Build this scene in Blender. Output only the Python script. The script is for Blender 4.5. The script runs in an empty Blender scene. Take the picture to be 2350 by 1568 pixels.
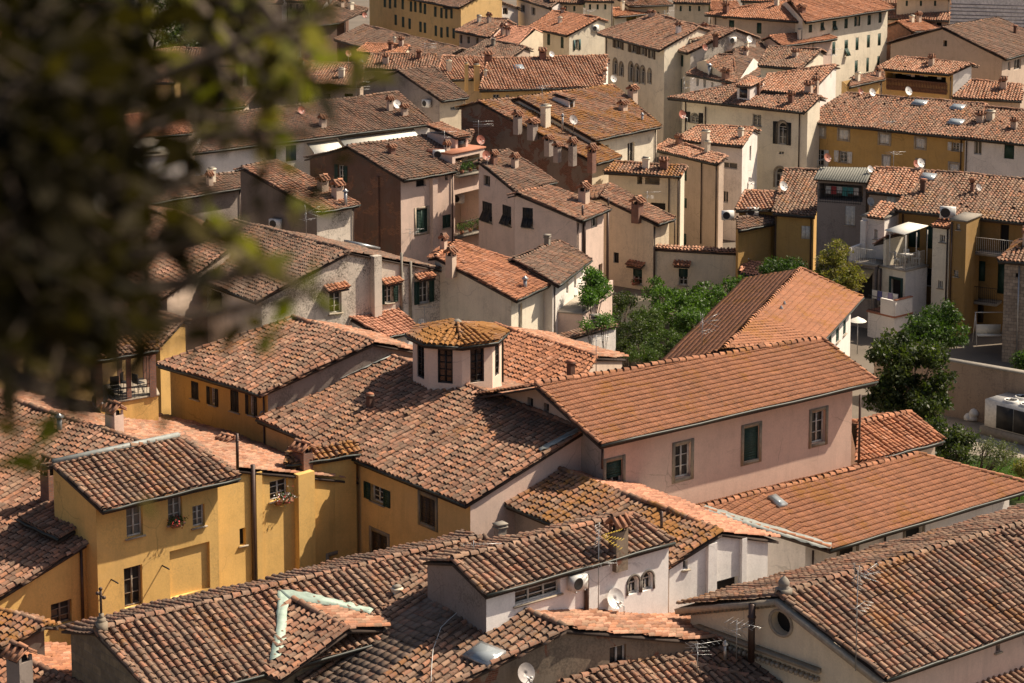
import bpy, math, random
import numpy as np
from mathutils import Vector, Matrix
from mathutils.geometry import tessellate_polygon
SC = bpy.context.scene
COL = SC.collection
RNG = np.random.default_rng(7)
random.seed(7)
ZC = 40.0                       # eye height on top of the tower
FP = 5000.0; CX0 = 1175.0; CY0 = 214.0; PITCH = math.radians(8.0)
FWD = np.array([0, math.cos(PITCH), -math.sin(PITCH)])
UPV = np.array([0, math.sin(PITCH), math.cos(PITCH)])
RGT = np.array([1.0, 0, 0])
EYE = np.array([0, 0, ZC])

def ray(p):
    return RGT * ((p[0] - CX0) / FP) - UPV * ((p[1] - CY0) / FP) + FWD
def at_z(p, z):
    d = ray(p); return EYE + d * ((z - ZC) / d[2])
def at_d(p, t):
    return EYE + ray(p) * t
def hit(p, o, n):
    d = ray(p); return EYE + d * (np.dot(np.asarray(o) - EYE, n) / np.dot(d, n))

# ------------------------------------------------------------------ materials
MATS = {}
def new_mat(name):
    m = bpy.data.materials.new(name); m.use_nodes = True
    nt = m.node_tree; nt.nodes.clear()
    out = nt.nodes.new('ShaderNodeOutputMaterial'); b = nt.nodes.new('ShaderNodeBsdfPrincipled')
    nt.links.new(b.outputs[0], out.inputs[0])
    return m, nt, b
def N(nt, t, **kw):
    n = nt.nodes.new(t)
    for k, v in kw.items():
        if k.startswith('_'): n.inputs[k[1:].replace('_', ' ')].default_value = v
        else: setattr(n, k, v)
    return n
def mix(nt, a, b, fac, mode='MIX'):
    n = nt.nodes.new('ShaderNodeMix'); n.data_type = 'RGBA'; n.blend_type = mode
    for s, v in ((n.inputs[0], fac), (n.inputs[6], a), (n.inputs[7], b)):
        if hasattr(v, 'is_linked') or isinstance(v, bpy.types.NodeSocket): nt.links.new(v, s)
        elif isinstance(v, (int, float)): s.default_value = v
        else: s.default_value = (*v, 1)
    return n.outputs[2]
def ramp(nt, src, stops, interp='LINEAR'):
    n = nt.nodes.new('ShaderNodeValToRGB'); cr = n.color_ramp; cr.interpolation = interp
    while len(cr.elements) < len(stops): cr.elements.new(0.5)
    for e, (p, c) in zip(cr.elements, stops):
        e.position = p
        e.color = (c, c, c, 1) if isinstance(c, (int, float)) else (*c, 1)
    nt.links.new(src, n.inputs[0]); return n.outputs[0]
def noise(nt, scale, detail=4, rough=.6, vec=None, dist=0):
    n = N(nt, 'ShaderNodeTexNoise'); n.inputs['Scale'].default_value = scale
    n.inputs['Detail'].default_value = detail; n.inputs['Roughness'].default_value = rough
    n.inputs['Distortion'].default_value = dist
    if vec is not None: nt.links.new(vec, n.inputs['Vector'])
    return n.outputs[0]
def objco(nt, sc=(1, 1, 1)):
    t = N(nt, 'ShaderNodeTexCoord'); m = N(nt, 'ShaderNodeMapping'); m.inputs['Scale'].default_value = sc
    nt.links.new(t.outputs['Object'], m.inputs[0]); return m.outputs[0]
def uvco(nt, sc=(1, 1, 1)):
    t = N(nt, 'ShaderNodeTexCoord'); m = N(nt, 'ShaderNodeMapping'); m.inputs['Scale'].default_value = sc
    nt.links.new(t.outputs['UV'], m.inputs[0]); return m.outputs[0]

def plain(name, col, rough=.7, metal=0, var=0.25, nscale=6):
    if name in MATS: return MATS[name]
    m, nt, b = new_mat(name)
    c = noise(nt, nscale, 4, vec=objco(nt))
    f = ramp(nt, c, [(.3, 1 - var), (.7, 1 + var * .4)])
    nt.links.new(mix(nt, col, f, 1.0, 'MULTIPLY'), b.inputs['Base Color'])
    b.inputs['Roughness'].default_value = rough; b.inputs['Metallic'].default_value = metal
    MATS[name] = m; return m

def tile_mat(name, cols, grey=.3, moss=.1, dirt=.3, bright=1.0, pale=.12, even=.30):
    """fired clay tiles: a colour per tile, grey lichen speckle, ochre moss patches, soot"""
    if name in MATS: return MATS[name]
    m, nt, b = new_mat(name)
    a = N(nt, 'ShaderNodeAttribute', attribute_name='rnd')
    a2 = N(nt, 'ShaderNodeAttribute', attribute_name='rnd2')
    n = len(cols)
    base = ramp(nt, a.outputs['Fac'], [(i / n, tuple(x * bright for x in c)) for i, c in enumerate(cols)], 'CONSTANT')
    mean = tuple(sum(c[i] for c in cols) / n * bright for i in range(3))
    base = mix(nt, base, mean, even)
    val = ramp(nt, a2.outputs['Fac'], [(0, .58), (1, 1.26)])
    base = mix(nt, base, val, 1.0, 'MULTIPLY')
    co = objco(nt)
    big = noise(nt, .35, 4, .6, co)
    fine = noise(nt, 9, 5, .7, co)
    mid = noise(nt, 2.2, 4, .65, co)
    # grey / dark lichen
    g1 = ramp(nt, fine, [(.62 - .3 * grey, 0), (.80 - .25 * grey, 1)])
    g2 = ramp(nt, big, [(.36, .25), (.62, 1.0)])
    gm = N(nt, 'ShaderNodeMath', operation='MULTIPLY'); nt.links.new(g1, gm.inputs[0]); nt.links.new(g2, gm.inputs[1])
    gm2 = N(nt, 'ShaderNodeMath', operation='MULTIPLY'); nt.links.new(gm.outputs[0], gm2.inputs[0]); gm2.inputs[1].default_value = min(1, grey * 1.9)
    base = mix(nt, base, (.20, .165, .13), gm2.outputs[0])
    # pale crustose lichen specks and black blotches
    wv = noise(nt, 17, 3, .8, co); wr = ramp(nt, wv, [(.60, 0), (.68, 1)]); wb = ramp(nt, mid, [(.40, 0), (.60, 1)])
    wm = N(nt, 'ShaderNodeMath', operation='MULTIPLY'); nt.links.new(wr, wm.inputs[0]); nt.links.new(wb, wm.inputs[1])
    wk = N(nt, 'ShaderNodeMath', operation='MULTIPLY'); nt.links.new(wm.outputs[0], wk.inputs[0]); wk.inputs[1].default_value = min(1, pale * 2.4)
    base = mix(nt, base, (.42, .37, .30), wk.outputs[0])
    bv = noise(nt, 6.5, 4, .7, objco(nt, (1, 1, 1.6)), .5); bvr = ramp(nt, bv, [(.56, 0), (.66, 1)])
    bk = N(nt, 'ShaderNodeMath', operation='MULTIPLY'); nt.links.new(bvr, bk.inputs[0]); bk.inputs[1].default_value = min(.85, .3 + dirt)
    base = mix(nt, base, (.075, .055, .045), bk.outputs[0])
    # dirt
    d1 = ramp(nt, mid, [(.52, 0), (.78, 1)])
    dm = N(nt, 'ShaderNodeMath', operation='MULTIPLY'); nt.links.new(d1, dm.inputs[0]); dm.inputs[1].default_value = dirt
    base = mix(nt, base, (.045, .032, .026), dm.outputs[0])
    # ochre moss
    mo = noise(nt, 3.2, 5, .7, objco(nt, (1, 1, 1.0)), .3)
    mo2 = noise(nt, .5, 3, .5, objco(nt, (1.2, .9, 1)))
    mm = N(nt, 'ShaderNodeMath', operation='MULTIPLY'); nt.links.new(mo, mm.inputs[0]); nt.links.new(mo2, mm.inputs[1])
    mr = ramp(nt, mm.outputs[0], [(.34 - .22 * moss, 0), (.42 - .2 * moss, 1)])
    mk = N(nt, 'ShaderNodeMath', operation='MULTIPLY'); nt.links.new(mr, mk.inputs[0]); mk.inputs[1].default_value = min(.8, moss * 1.6 + .15)
    base = mix(nt, base, (.30, .135, .03), mk.outputs[0])
    nt.links.new(base, b.inputs['Base Color'])
    b.inputs['Roughness'].default_value = .88; b.inputs['Specular IOR Level'].default_value = .25
    bp = N(nt, 'ShaderNodeBump'); bp.inputs['Strength'].default_value = .5; bp.inputs['Distance'].default_value = .02
    nt.links.new(fine, bp.inputs['Height']); nt.links.new(bp.outputs[0], b.inputs['Normal'])
    MATS[name] = m; return m

O1 = (.42, .185, .10); O2 = (.37, .165, .095); O3 = (.31, .15, .095); BR = (.23, .125, .082); BG = (.21, .14, .10); PK = (.46, .25, .165); DK = (.12, .076, .056); TN = (.37, .235, .155)
TILE = {
 'mix':   dict(cols=[O1, O3, BR, BG, PK, O2, BG, O3, BR, TN], grey=.45, moss=.12, dirt=.35),
 'dark':  dict(cols=[BR, BG, DK, O3, BR, BG, O3, DK, BG, BR], grey=.55, moss=.12, dirt=.45),
 'rosy':  dict(cols=[PK, O1, PK, TN, O1, O2, PK, TN, O3, PK], grey=.25, moss=.06, dirt=.18, bright=1.05),
 'orange':dict(cols=[O1, O1, O2, PK, O1, O2, O1, (.50, .21, .11), O1, O2], grey=.12, moss=.10, dirt=.12),
 'fresh': dict(cols=[(.52, .25, .16), (.50, .235, .15), (.54, .265, .17), (.48, .23, .145)], grey=.05, moss=.02, dirt=.08),
 'moss':  dict(cols=[O3, BR, BG, O2, TN, BR, O1, BG], grey=.4, moss=.5, dirt=.30),
 'old':   dict(cols=[TN, BG, O3, TN, BG, BR, O3, O2, BG, BR], grey=.5, moss=.2, dirt=.3, pale=.4),
 'mars':  dict(cols=[(.38, .172, .095), (.40, .175, .095), (.36, .162, .09), (.37, .17, .10), (.41, .185, .10)], grey=.35, moss=.3, dirt=.35, even=.5),
 'ochremoss': dict(cols=[O3, BR, TN, BR, O2, BG], grey=.35, moss=.85, dirt=.25),
 'slab':  dict(cols=[BG, (.27, .19, .15), (.24, .17, .13), (.30, .20, .15), BG, O3], grey=.75, moss=.05, dirt=.2),
}
def tmat(k): return tile_mat('clay_tiles_' + k, **TILE[k])

def stucco(name, col, stain=.25, dark=(.10, .085, .07), streak=.3, patch=None, pamt=0):
    if name in MATS: return MATS[name]
    m, nt, b = new_mat(name)
    co = objco(nt); uv = uvco(nt, (1.6, .12, 1))
    f = ramp(nt, noise(nt, .9, 5, .65, co), [(.25, .84), (.5, 1.0), (.8, 1.08)])
    base = mix(nt, col, f, 1.0, 'MULTIPLY')
    f2 = ramp(nt, noise(nt, 14, 3, .6, co), [(.3, .93), (.7, 1.05)])
    base = mix(nt, base, f2, 1.0, 'MULTIPLY')
    st = ramp(nt, noise(nt, 1.4, 5, .65, uv), [(.52, 0), (.82, 1)])
    sm = N(nt, 'ShaderNodeMath', operation='MULTIPLY'); nt.links.new(st, sm.inputs[0]); sm.inputs[1].default_value = streak
    base = mix(nt, base, tuple(x * .45 for x in col), sm.outputs[0])
    bl = noise(nt, .55, 4, .6, co, .4); fn = noise(nt, 11, 5, .75, co)
    mu = N(nt, 'ShaderNodeMath', operation='MULTIPLY'); nt.links.new(bl, mu.inputs[0]); nt.links.new(fn, mu.inputs[1])
    sr = ramp(nt, mu.outputs[0], [(.30 - .1 * stain, 0), (.42 - .1 * stain, 1)])
    sk = N(nt, 'ShaderNodeMath', operation='MULTIPLY'); nt.links.new(sr, sk.inputs[0]); sk.inputs[1].default_value = min(1, stain * 1.3)
    base = mix(nt, base, dark, sk.outputs[0])
    pv = noise(nt, .45, 2, .4, objco(nt, (1, 1, 1.4)), 1.2); pr_ = ramp(nt, pv, [(.60, 0), (.615, 1)])
    pk = N(nt, 'ShaderNodeMath', operation='MULTIPLY'); nt.links.new(pr_, pk.inputs[0]); pk.inputs[1].default_value = .35
    base = mix(nt, base, tuple(min(.9, x * .86 + .03) for x in col), pk.outputs[0])
    vo = N(nt, 'ShaderNodeTexVoronoi', feature='DISTANCE_TO_EDGE'); vo.inputs['Scale'].default_value = .55
    nd = N(nt, 'ShaderNodeTexNoise'); nd.inputs['Scale'].default_value = 2.5; nd.inputs['Detail'].default_value = 4; nt.links.new(co, nd.inputs['Vector'])
    dv_ = mix(nt, co, nd.outputs['Color'], .22); nt.links.new(dv_, vo.inputs['Vector'])
    cr_ = ramp(nt, vo.outputs['Distance'], [(.0, 1), (.012, 0)])
    ck = N(nt, 'ShaderNodeMath', operation='MULTIPLY'); nt.links.new(cr_, ck.inputs[0]); nt.links.new(ramp(nt, noise(nt, .4, 2, .5, co), [(.5, 0), (.6, .5)]), ck.inputs[1])
    base = mix(nt, base, tuple(x * .4 for x in col), ck.outputs[0])
    if patch:
        br = N(nt, 'ShaderNodeTexBrick'); nt.links.new(uvco(nt, (1, 1, 1)), br.inputs['Vector'])
        br.inputs['Color1'].default_value = (*patch, 1); br.inputs['Color2'].default_value = (*[x * .6 for x in patch], 1)
        br.inputs['Mortar'].default_value = (.22, .17, .13, 1); br.inputs['Scale'].default_value = 1
        br.inputs['Mortar Size'].default_value = .008
        br.inputs['Brick Width'].default_value = .26; br.inputs['Row Height'].default_value = .075
        pm = ramp(nt, noise(nt, .7, 5, .6, co, .6), [(.62 - .35 * pamt, 0), (.65 - .35 * pamt, 1)])
        base = mix(nt, base, br.outputs[0], pm)
    nt.links.new(base, b.inputs['Base Color'])
    b.inputs['Roughness'].default_value = .92; b.inputs['Specular IOR Level'].default_value = .2
    bp = N(nt, 'ShaderNodeBump'); bp.inputs['Strength'].default_value = .25; bp.inputs['Distance'].default_value = .02
    nt.links.new(fn, bp.inputs['Height']); nt.links.new(bp.outputs[0], b.inputs['Normal'])
    MATS[name] = m; return m
def stone(name, c1, c2, w=.55, h=.3, mort=(.16, .14, .12)):
    if name in MATS: return MATS[name]
    m, nt, b = new_mat(name)
    br = N(nt, 'ShaderNodeTexBrick'); nt.links.new(uvco(nt), br.inputs['Vector'])
    br.inputs['Color1'].default_value = (*c1, 1); br.inputs['Color2'].default_value = (*c2, 1)
    br.inputs['Mortar'].default_value = (*mort, 1); br.inputs['Scale'].default_value = 1
    br.inputs['Mortar Size'].default_value = .012; br.inputs['Brick Width'].default_value = w; br.inputs['Row Height'].default_value = h
    f = ramp(nt, noise(nt, 3, 5, .7, objco(nt)), [(.3, .6), (.7, 1.15)])
    nt.links.new(mix(nt, br.outputs[0], f, 1.0, 'MULTIPLY'), b.inputs['Base Color'])
    b.inputs['Roughness'].default_value = .9
    MATS[name] = m; return m
WALLC = {
 'yellow': lambda: stucco('yellow_plaster', (.76, .48, .165), .16, streak=.45),
 'ochre':  lambda: stucco('ochre_plaster', (.50, .31, .11), .2, streak=.45),
 'gold':   lambda: stucco('golden_plaster', (.68, .45, .20), .15, streak=.4),
 'pink':   lambda: stucco('pink_plaster', (.64, .45, .36), .08, streak=.25),
 'rose':   lambda: stucco('rose_plaster', (.70, .53, .44), .16, streak=.4),
 'cream':  lambda: stucco('cream_plaster', (.68, .57, .42), .25, streak=.5),
 'pale':   lambda: stucco('pale_cream_plaster', (.76, .68, .54), .2, streak=.4),
 'brightwhite': lambda: stucco('bright_white_plaster', (.88, .84, .80), .15, streak=.3),
 'drab': lambda: stucco('drab_brown_plaster', (.33, .245, .18), .4, streak=.6),
 'turretpink': lambda: stucco('pale_pink_turret_plaster', (.78, .62, .50), .1, streak=.3),
 'creamwhite': lambda: stucco('warm_cream_white_plaster', (.84, .70, .50), .1, streak=.3),
 'shadeochre':  lambda: stucco('shade_darkened_ochre_plaster', (.30, .185, .07), .25, streak=.5),  # ochre darkened so the colour itself carries the deep courtyard shade
 'white':  lambda: stucco('white_plaster', (.82, .76, .70), .2, streak=.4),
 'stained':lambda: stucco('stained_white_plaster', (.66, .58, .49), .75, streak=.5),
 'beige':  lambda: stucco('beige_plaster', (.55, .43, .34), .2, streak=.35),
 'grey':   lambda: stucco('grey_render', (.30, .25, .22), .45, streak=.5),
 'darkgrey': lambda: stucco('dark_grey_render', (.17, .14, .12), .5, streak=.5),
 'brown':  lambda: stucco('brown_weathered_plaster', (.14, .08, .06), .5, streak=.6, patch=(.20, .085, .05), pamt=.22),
 'brick':  lambda: stucco('crumbling_plaster_over_brick', (.17, .135, .11), .5, streak=.5, patch=(.15, .062, .04), pamt=.42),
 'ruin':   lambda: stucco('grey_plaster_with_brick_patches', (.27, .21, .155), .5, streak=.6, patch=(.26, .10, .06), pamt=.12),
 'redbrick': lambda: stone('red_brick', (.30, .11, .06), (.22, .08, .05), .26, .075),
 'ashlar': lambda: stone('brown_ashlar_stone', (.27, .21, .13), (.19, .15, .10), .6, .32),
 'rubble': lambda: stone('rubble_stone', (.40, .33, .26), (.27, .21, .16), .34, .2),
 'marble': lambda: stone('striped_marble', (.84, .78, .76), (.76, .71, .70), 1.6, .5, (.6, .55, .54)),
}
def wmat(k): return WALLC[k]()
def M(k):
    return {
     'endshade': lambda: plain('tile_hollow_shade', (.05, .035, .028), .95),  # near-black faces paint the shade inside the open tile ends
     'wood': lambda: plain('dark_eave_wood', (.06, .04, .03), .9),
     'gutter': lambda: plain('dark_green_gutter', (.035, .04, .034), .5),
     'copper': lambda: plain('brown_copper_pipe', (.07, .04, .03), .45, .2),
     'glass': lambda: glass(),
     'curtain': lambda: plain('net_curtain', (.22, .19, .16), .3, nscale=2),
     'dark': lambda: plain('dark_interior', (.012, .010, .009), .9),
     'frame': lambda: plain('white_window_paint', (.62, .58, .52), .6),
     'woodframe': lambda: plain('weathered_wood_frame', (.26, .2, .15), .8),
     'green': lambda: plain('dark_green_paint', (.012, .045, .032), .6),
     'teal': lambda: plain('blue_green_paint', (.025, .085, .085), .6),
     'brownsh': lambda: plain('brown_shutter_paint', (.05, .03, .02), .6),
     'whitesh': lambda: plain('white_shutter_paint', (.78, .74, .68), .6),
     'stone': lambda: plain('grey_sandstone', (.28, .23, .17), .9),
     'pietra': lambda: plain('pale_sandstone', (.40, .33, .25), .9),
     'lead': lambda: plain('grey_lead_flashing', (.30, .32, .30), .6, .1),
     'mint': lambda: plain('pale_green_copper_flashing', (.40, .50, .42), .6, var=.3, nscale=3),
     'metal': lambda: plain('galvanised_steel', (.42, .42, .42), .4, .7),
     'iron': lambda: plain('dark_iron', (.03, .028, .028), .6, .3),
     'plastic': lambda: plain('white_appliance', (.72, .70, .66), .5),
     'dishw': lambda: plain('white_dish_paint', (.75, .73, .70), .45),
     'dishr': lambda: plain('red_dish_paint', (.34, .12, .08), .55),
     'dishg': lambda: plain('grey_dish_paint', (.42, .38, .36), .5),
     'canvas': lambda: plain('off_white_canvas', (.78, .74, .64), .9, var=.1),
     'brickc': lambda: stone('chimney_brick', (.30, .12, .07), (.22, .09, .06), .26, .08),
     'concrete': lambda: plain('weathered_concrete', (.26, .23, .19), .95),
     'paving': lambda: plain('pale_paving', (.42, .36, .29), .95, nscale=1.2),
     'yellowm': lambda: plain('yellow_antenna_plastic', (.6, .42, .05), .5),
     'red': lambda: plain('red_flower', (.5, .03, .04), .7),
     'whitefl': lambda: plain('white_flower', (.75, .72, .7), .7),
     'terracotta': lambda: plain('terracotta_pot', (.40, .16, .09), .85),
     'bark': lambda: plain('bark', (.09, .065, .045), .95),
     'rib': lambda: plain('corrugated_sheet', (.23, .225, .19), .8),
    }[k]()
def glass():
    if 'window_glass' in MATS: return MATS['window_glass']
    m, nt, b = new_mat('window_glass')
    f = ramp(nt, noise(nt, .8, 2, .5, objco(nt)), [(.35, (.012, .012, .013)), (.65, (.05, .045, .042))])
    nt.links.new(f, b.inputs['Base Color']); b.inputs['Roughness'].default_value = .08
    MATS['window_glass'] = m; return m
def leaf_mat(name, cols, trans=.35, rough=.5):
    if name in MATS: return MATS[name]
    m, nt, b = new_mat(name)
    a = N(nt, 'ShaderNodeAttribute', attribute_name='rnd')
    n = len(cols)
    c = ramp(nt, a.outputs['Fac'], [(i / max(1, n - 1), x) for i, x in enumerate(cols)])
    nt.links.new(c, b.inputs['Base Color']); b.inputs['Roughness'].default_value = rough; b.inputs['Specular IOR Level'].default_value = .12 if 'oak' in name else .4
    t = N(nt, 'ShaderNodeBsdfTranslucent'); nt.links.new(mix(nt, c, (1.5, 1.7, .5), 1.0, 'MULTIPLY'), t.inputs[0])
    ms = N(nt, 'ShaderNodeMixShader'); ms.inputs[0].default_value = trans
    out = [x for x in nt.nodes if x.type == 'OUTPUT_MATERIAL'][0]
    nt.links.new(b.outputs[0], ms.inputs[1]); nt.links.new(t.outputs[0], ms.inputs[2]); nt.links.new(ms.outputs[0], out.inputs[0])
    MATS[name] = m; return m

# ------------------------------------------------------------------ mesh builder
class MB:
    def __init__(s): s.V = []; s.F = []; s.Mi = []; s.R = []; s.R2 = []; s.UV = []; s.n = 0; s.mats = []
    def mi(s, m):
        if m not in s.mats: s.mats.append(m)
        return s.mats.index(m)
    def add(s, V, F, m, rnd=.5, rnd2=.5, uv=None):
        V = np.asarray(V, float).reshape(-1, 3); k = s.mi(m)
        s.V.append(V)
        s.R.append(np.broadcast_to(np.asarray(rnd, float), (len(V),))); s.R2.append(np.broadcast_to(np.asarray(rnd2, float), (len(V),)))
        s.UV.append(np.zeros((len(V), 2)) if uv is None else np.asarray(uv, float))
        if isinstance(F, np.ndarray): s.F.append(F + s.n); s.Mi.append(np.full(len(F), k))
        else:
            by = {}
            for f in F: by.setdefault(len(f), []).append(f)
            for L, fs in by.items(): s.F.append(np.array(fs, dtype=np.int64) + s.n); s.Mi.append(np.full(len(fs), k))
        s.n += len(V)
    def box(s, c, ax, ay, az, m, uvs=False):
        c, ax, ay, az = [np.asarray(v, float) for v in (c, ax, ay, az)]
        P = [c + sx * ax + sy * ay + sz * az for sz in (-1, 1) for sy in (-1, 1) for sx in (-1, 1)]
        F = [(0, 2, 3, 1), (4, 5, 7, 6), (0, 1, 5, 4), (2, 6, 7, 3), (0, 4, 6, 2), (1, 3, 7, 5)]
        if np.dot(np.cross(ax, ay), az) < 0: F = [f[::-1] for f in F]
        if uvs:
            V = []; U = []; FF = []
            for f in F:
                q = [P[i] for i in f]; e = q[1] - q[0]; g = q[2] - q[1]
                n_ = np.cross(e, g); h_ = np.array([-n_[1], n_[0], 0]); L = np.linalg.norm(h_)
                h_ = h_ / L if L > 1e-6 else np.array([1., 0, 0])
                k = len(V)
                for p in q: V.append(p); U.append((p @ h_, p[2]) if L > 1e-6 else (p[0], p[1]))
                FF.append((k, k + 1, k + 2, k + 3))
            s.add(V, FF, m, uv=U)
        else: s.add(P, F, m)
    def abox(s, c, dx, dy, dz, m, rz=0, uvs=False):
        ca, sa = math.cos(rz), math.sin(rz)
        s.box(c, (ca * dx / 2, sa * dx / 2, 0), (-sa * dy / 2, ca * dy / 2, 0), (0, 0, dz / 2), m, uvs)
    def tube(s, pts, r, m, seg=6, cap=True):
        pts = [np.asarray(p, float) for p in pts]; rs = r if hasattr(r, '__len__') else [r] * len(pts)
        V = []; F = []
        for i, p in enumerate(pts):
            d = pts[min(i + 1, len(pts) - 1)] - pts[max(i - 1, 0)]; d = d / (np.linalg.norm(d) + 1e-9)
            a = np.cross(d, (0, 0, 1.0)) if abs(d[2]) < .95 else np.cross(d, (0, 1.0, 0)); a /= np.linalg.norm(a); b = np.cross(d, a)
            for k in range(seg):
                t = 2 * math.pi * k / seg; V.append(p + rs[i] * (a * math.cos(t) + b * math.sin(t)))
        for i in range(len(pts) - 1):
            for k in range(seg):
                k2 = (k + 1) % seg; F.append((i * seg + k, (i + 1) * seg + k, (i + 1) * seg + k2, i * seg + k2))
        if cap: F.append(tuple(range(seg))); F.append(tuple((len(pts) - 1) * seg + k for k in reversed(range(seg))))
        s.add(V, F, m)
    def lathe(s, c, prof, m, seg=12, axis=(0, 0, 1)):
        ax = np.asarray(axis, float); ax /= np.linalg.norm(ax)
        a = np.cross(ax, (0, 0, 1.0)) if abs(ax[2]) < .9 else np.cross(ax, (0, 1.0, 0)); a /= np.linalg.norm(a); b = np.cross(ax, a)
        V = []; F = []
        for r, h in prof:
            for k in range(seg):
                t = 2 * math.pi * k / seg; V.append(np.asarray(c) + ax * h + r * (a * math.cos(t) + b * math.sin(t)))
        for i in range(len(prof) - 1):
            for k in range(seg):
                k2 = (k + 1) % seg; F.append((i * seg + k, i * seg + k2, (i + 1) * seg + k2, (i + 1) * seg + k))
        s.add(V, F, m)
    def poly(s, P, m, uv=None): s.add(P, [tuple(range(len(P)))], m, uv=uv)
    def build(s, name, parent=None):
        V = np.concatenate(s.V); me = bpy.data.meshes.new(name)
        me.vertices.add(len(V)); me.vertices.foreach_set('co', V.ravel())
        L = np.concatenate([f.ravel() for f in s.F]); tot = np.concatenate([np.full(len(f), f.shape[1]) for f in s.F])
        st = np.concatenate([[0], np.cumsum(tot)[:-1]])
        me.loops.add(len(L)); me.loops.foreach_set('vertex_index', L.astype(np.int32))
        me.polygons.add(len(tot)); me.polygons.foreach_set('loop_start', st.astype(np.int32))
        try: me.polygons.foreach_set('loop_total', tot.astype(np.int32))
        except Exception: pass
        me.polygons.foreach_set('material_index', np.concatenate(s.Mi).astype(np.int32))
        for nm, arr in (('rnd', s.R), ('rnd2', s.R2)):
            a = me.attributes.new(nm, 'FLOAT', 'POINT'); a.data.foreach_set('value', np.concatenate(arr).astype(np.float32))
        uv = np.concatenate(s.UV)
        if np.any(uv):
            ul = me.uv_layers.new(name='UVMap'); ul.data.foreach_set('uv', uv[L].ravel().astype(np.float32))
        for m in s.mats: me.materials.append(m)
        me.update(calc_edges=True); me.validate()
        o = bpy.data.objects.new(name, me); COL.objects.link(o)
        if parent is not None: o.parent = parent
        return o
def empty(name, label, cat, loc=None, group=None):
    o = bpy.data.objects.new(name, None); COL.objects.link(o); o.empty_display_size = .1
    o['label'] = label; o['category'] = cat
    if group: o['group'] = group
    return o
def tag(o, label, cat, group=None):
    o['label'] = label; o['category'] = cat
    if group: o['group'] = group
    return o

# ------------------------------------------------------------------ tiles
def coppo_t(seg):
    a = [math.pi * i / seg for i in range(seg + 1)]
    V = []
    for v, r, h in ((0, .106, .05), (1, .086, .022)):
        for t in a: V.append((-r * math.cos(t), v, h + r * .95 * math.sin(t)))
    k = seg + 1
    F = [(i, i + 1, k + i + 1, k + i) for i in range(seg)]
    if seg == 5: C = [(5, 4, 1, 0), (4, 3, 2, 1)]
    else: C = [(3, 2, 1, 0)]
    return np.array(V), np.array(F)[:, ::1], np.array(C)
def pan_t(w, lift=.032):
    V = np.array([(-w, 0, lift), (w, 0, lift), (w, 1, .0), (-w, 1, .0), (-w, 0, -.01), (w, 0, -.01)], float)
    F = np.array([(0, 1, 2, 3), (4, 5, 1, 0)])
    return V, F
def mars_t():
    us = [-.115, -.085, -.06, -.03, .03, .055, .085, .115]; hs = [.0, .04, .04, .012, .012, .036, .036, .0]
    V = []
    for v, l in ((0, .075), (1, .0)):
        for u, h in zip(us, hs): V.append((u, v, h + l))
    for u, h in zip(us, hs): V.append((u, 0, h * .5 + .05))
    n = len(us)
    F = [(i, i + 1, n + i + 1, n + i) for i in range(n - 1)] + [(2 * n + i, 2 * n + i + 1, i + 1, i) for i in range(n - 1)]
    return np.array(V, float), np.array(F)
def slab_t(w):
    V = np.array([(-w, 0, .075), (w, 0, .075), (w, 1, .03), (-w, 1, .03), (-w, 0, .0), (w, 0, .0), (w, 1, -.01), (-w, 1, -.01)], float)
    F = np.array([(0, 1, 2, 3), (4, 5, 1, 0), (1, 5, 6, 2), (4, 0, 3, 7)])
    return V, F
def place(mb, T, F, m, O, U, Vv, Nn, uc, vs, ln, dh, tw, rnd, rnd2):
    k = len(uc)
    if k == 0: return
    tu = T[:, 0][None, :] + tw[:, None] * (T[:, 1] - .5)[None, :]
    P = (O[None, None, :] + U * (uc[:, None] + tu)[..., None] + Vv * (vs[:, None] + T[:, 1][None, :] * ln[:, None])[..., None]
         + Nn * (T[:, 2][None, :] + dh[:, None])[..., None])
    Fq = (F[None, :, :] + (np.arange(k) * len(T))[:, None, None]).reshape(-1, F.shape[1])
    mb.add(P.reshape(-1, 3), Fq, m, np.repeat(rnd, len(T)), np.repeat(rnd2, len(T)))
def plane_axes(poly):
    P = np.asarray(poly, float); n = np.zeros(3)
    for i in range(len(P)): n += np.cross(P[i], P[(i + 1) % len(P)])
    n /= np.linalg.norm(n)
    if n[2] < 0: n = -n
    v = np.array([0, 0, 1.0]) - n * n[2]; v /= np.linalg.norm(v)      # up the slope
    u = np.cross(v, n); u /= np.linalg.norm(u)
    return P, n, u, v
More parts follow.
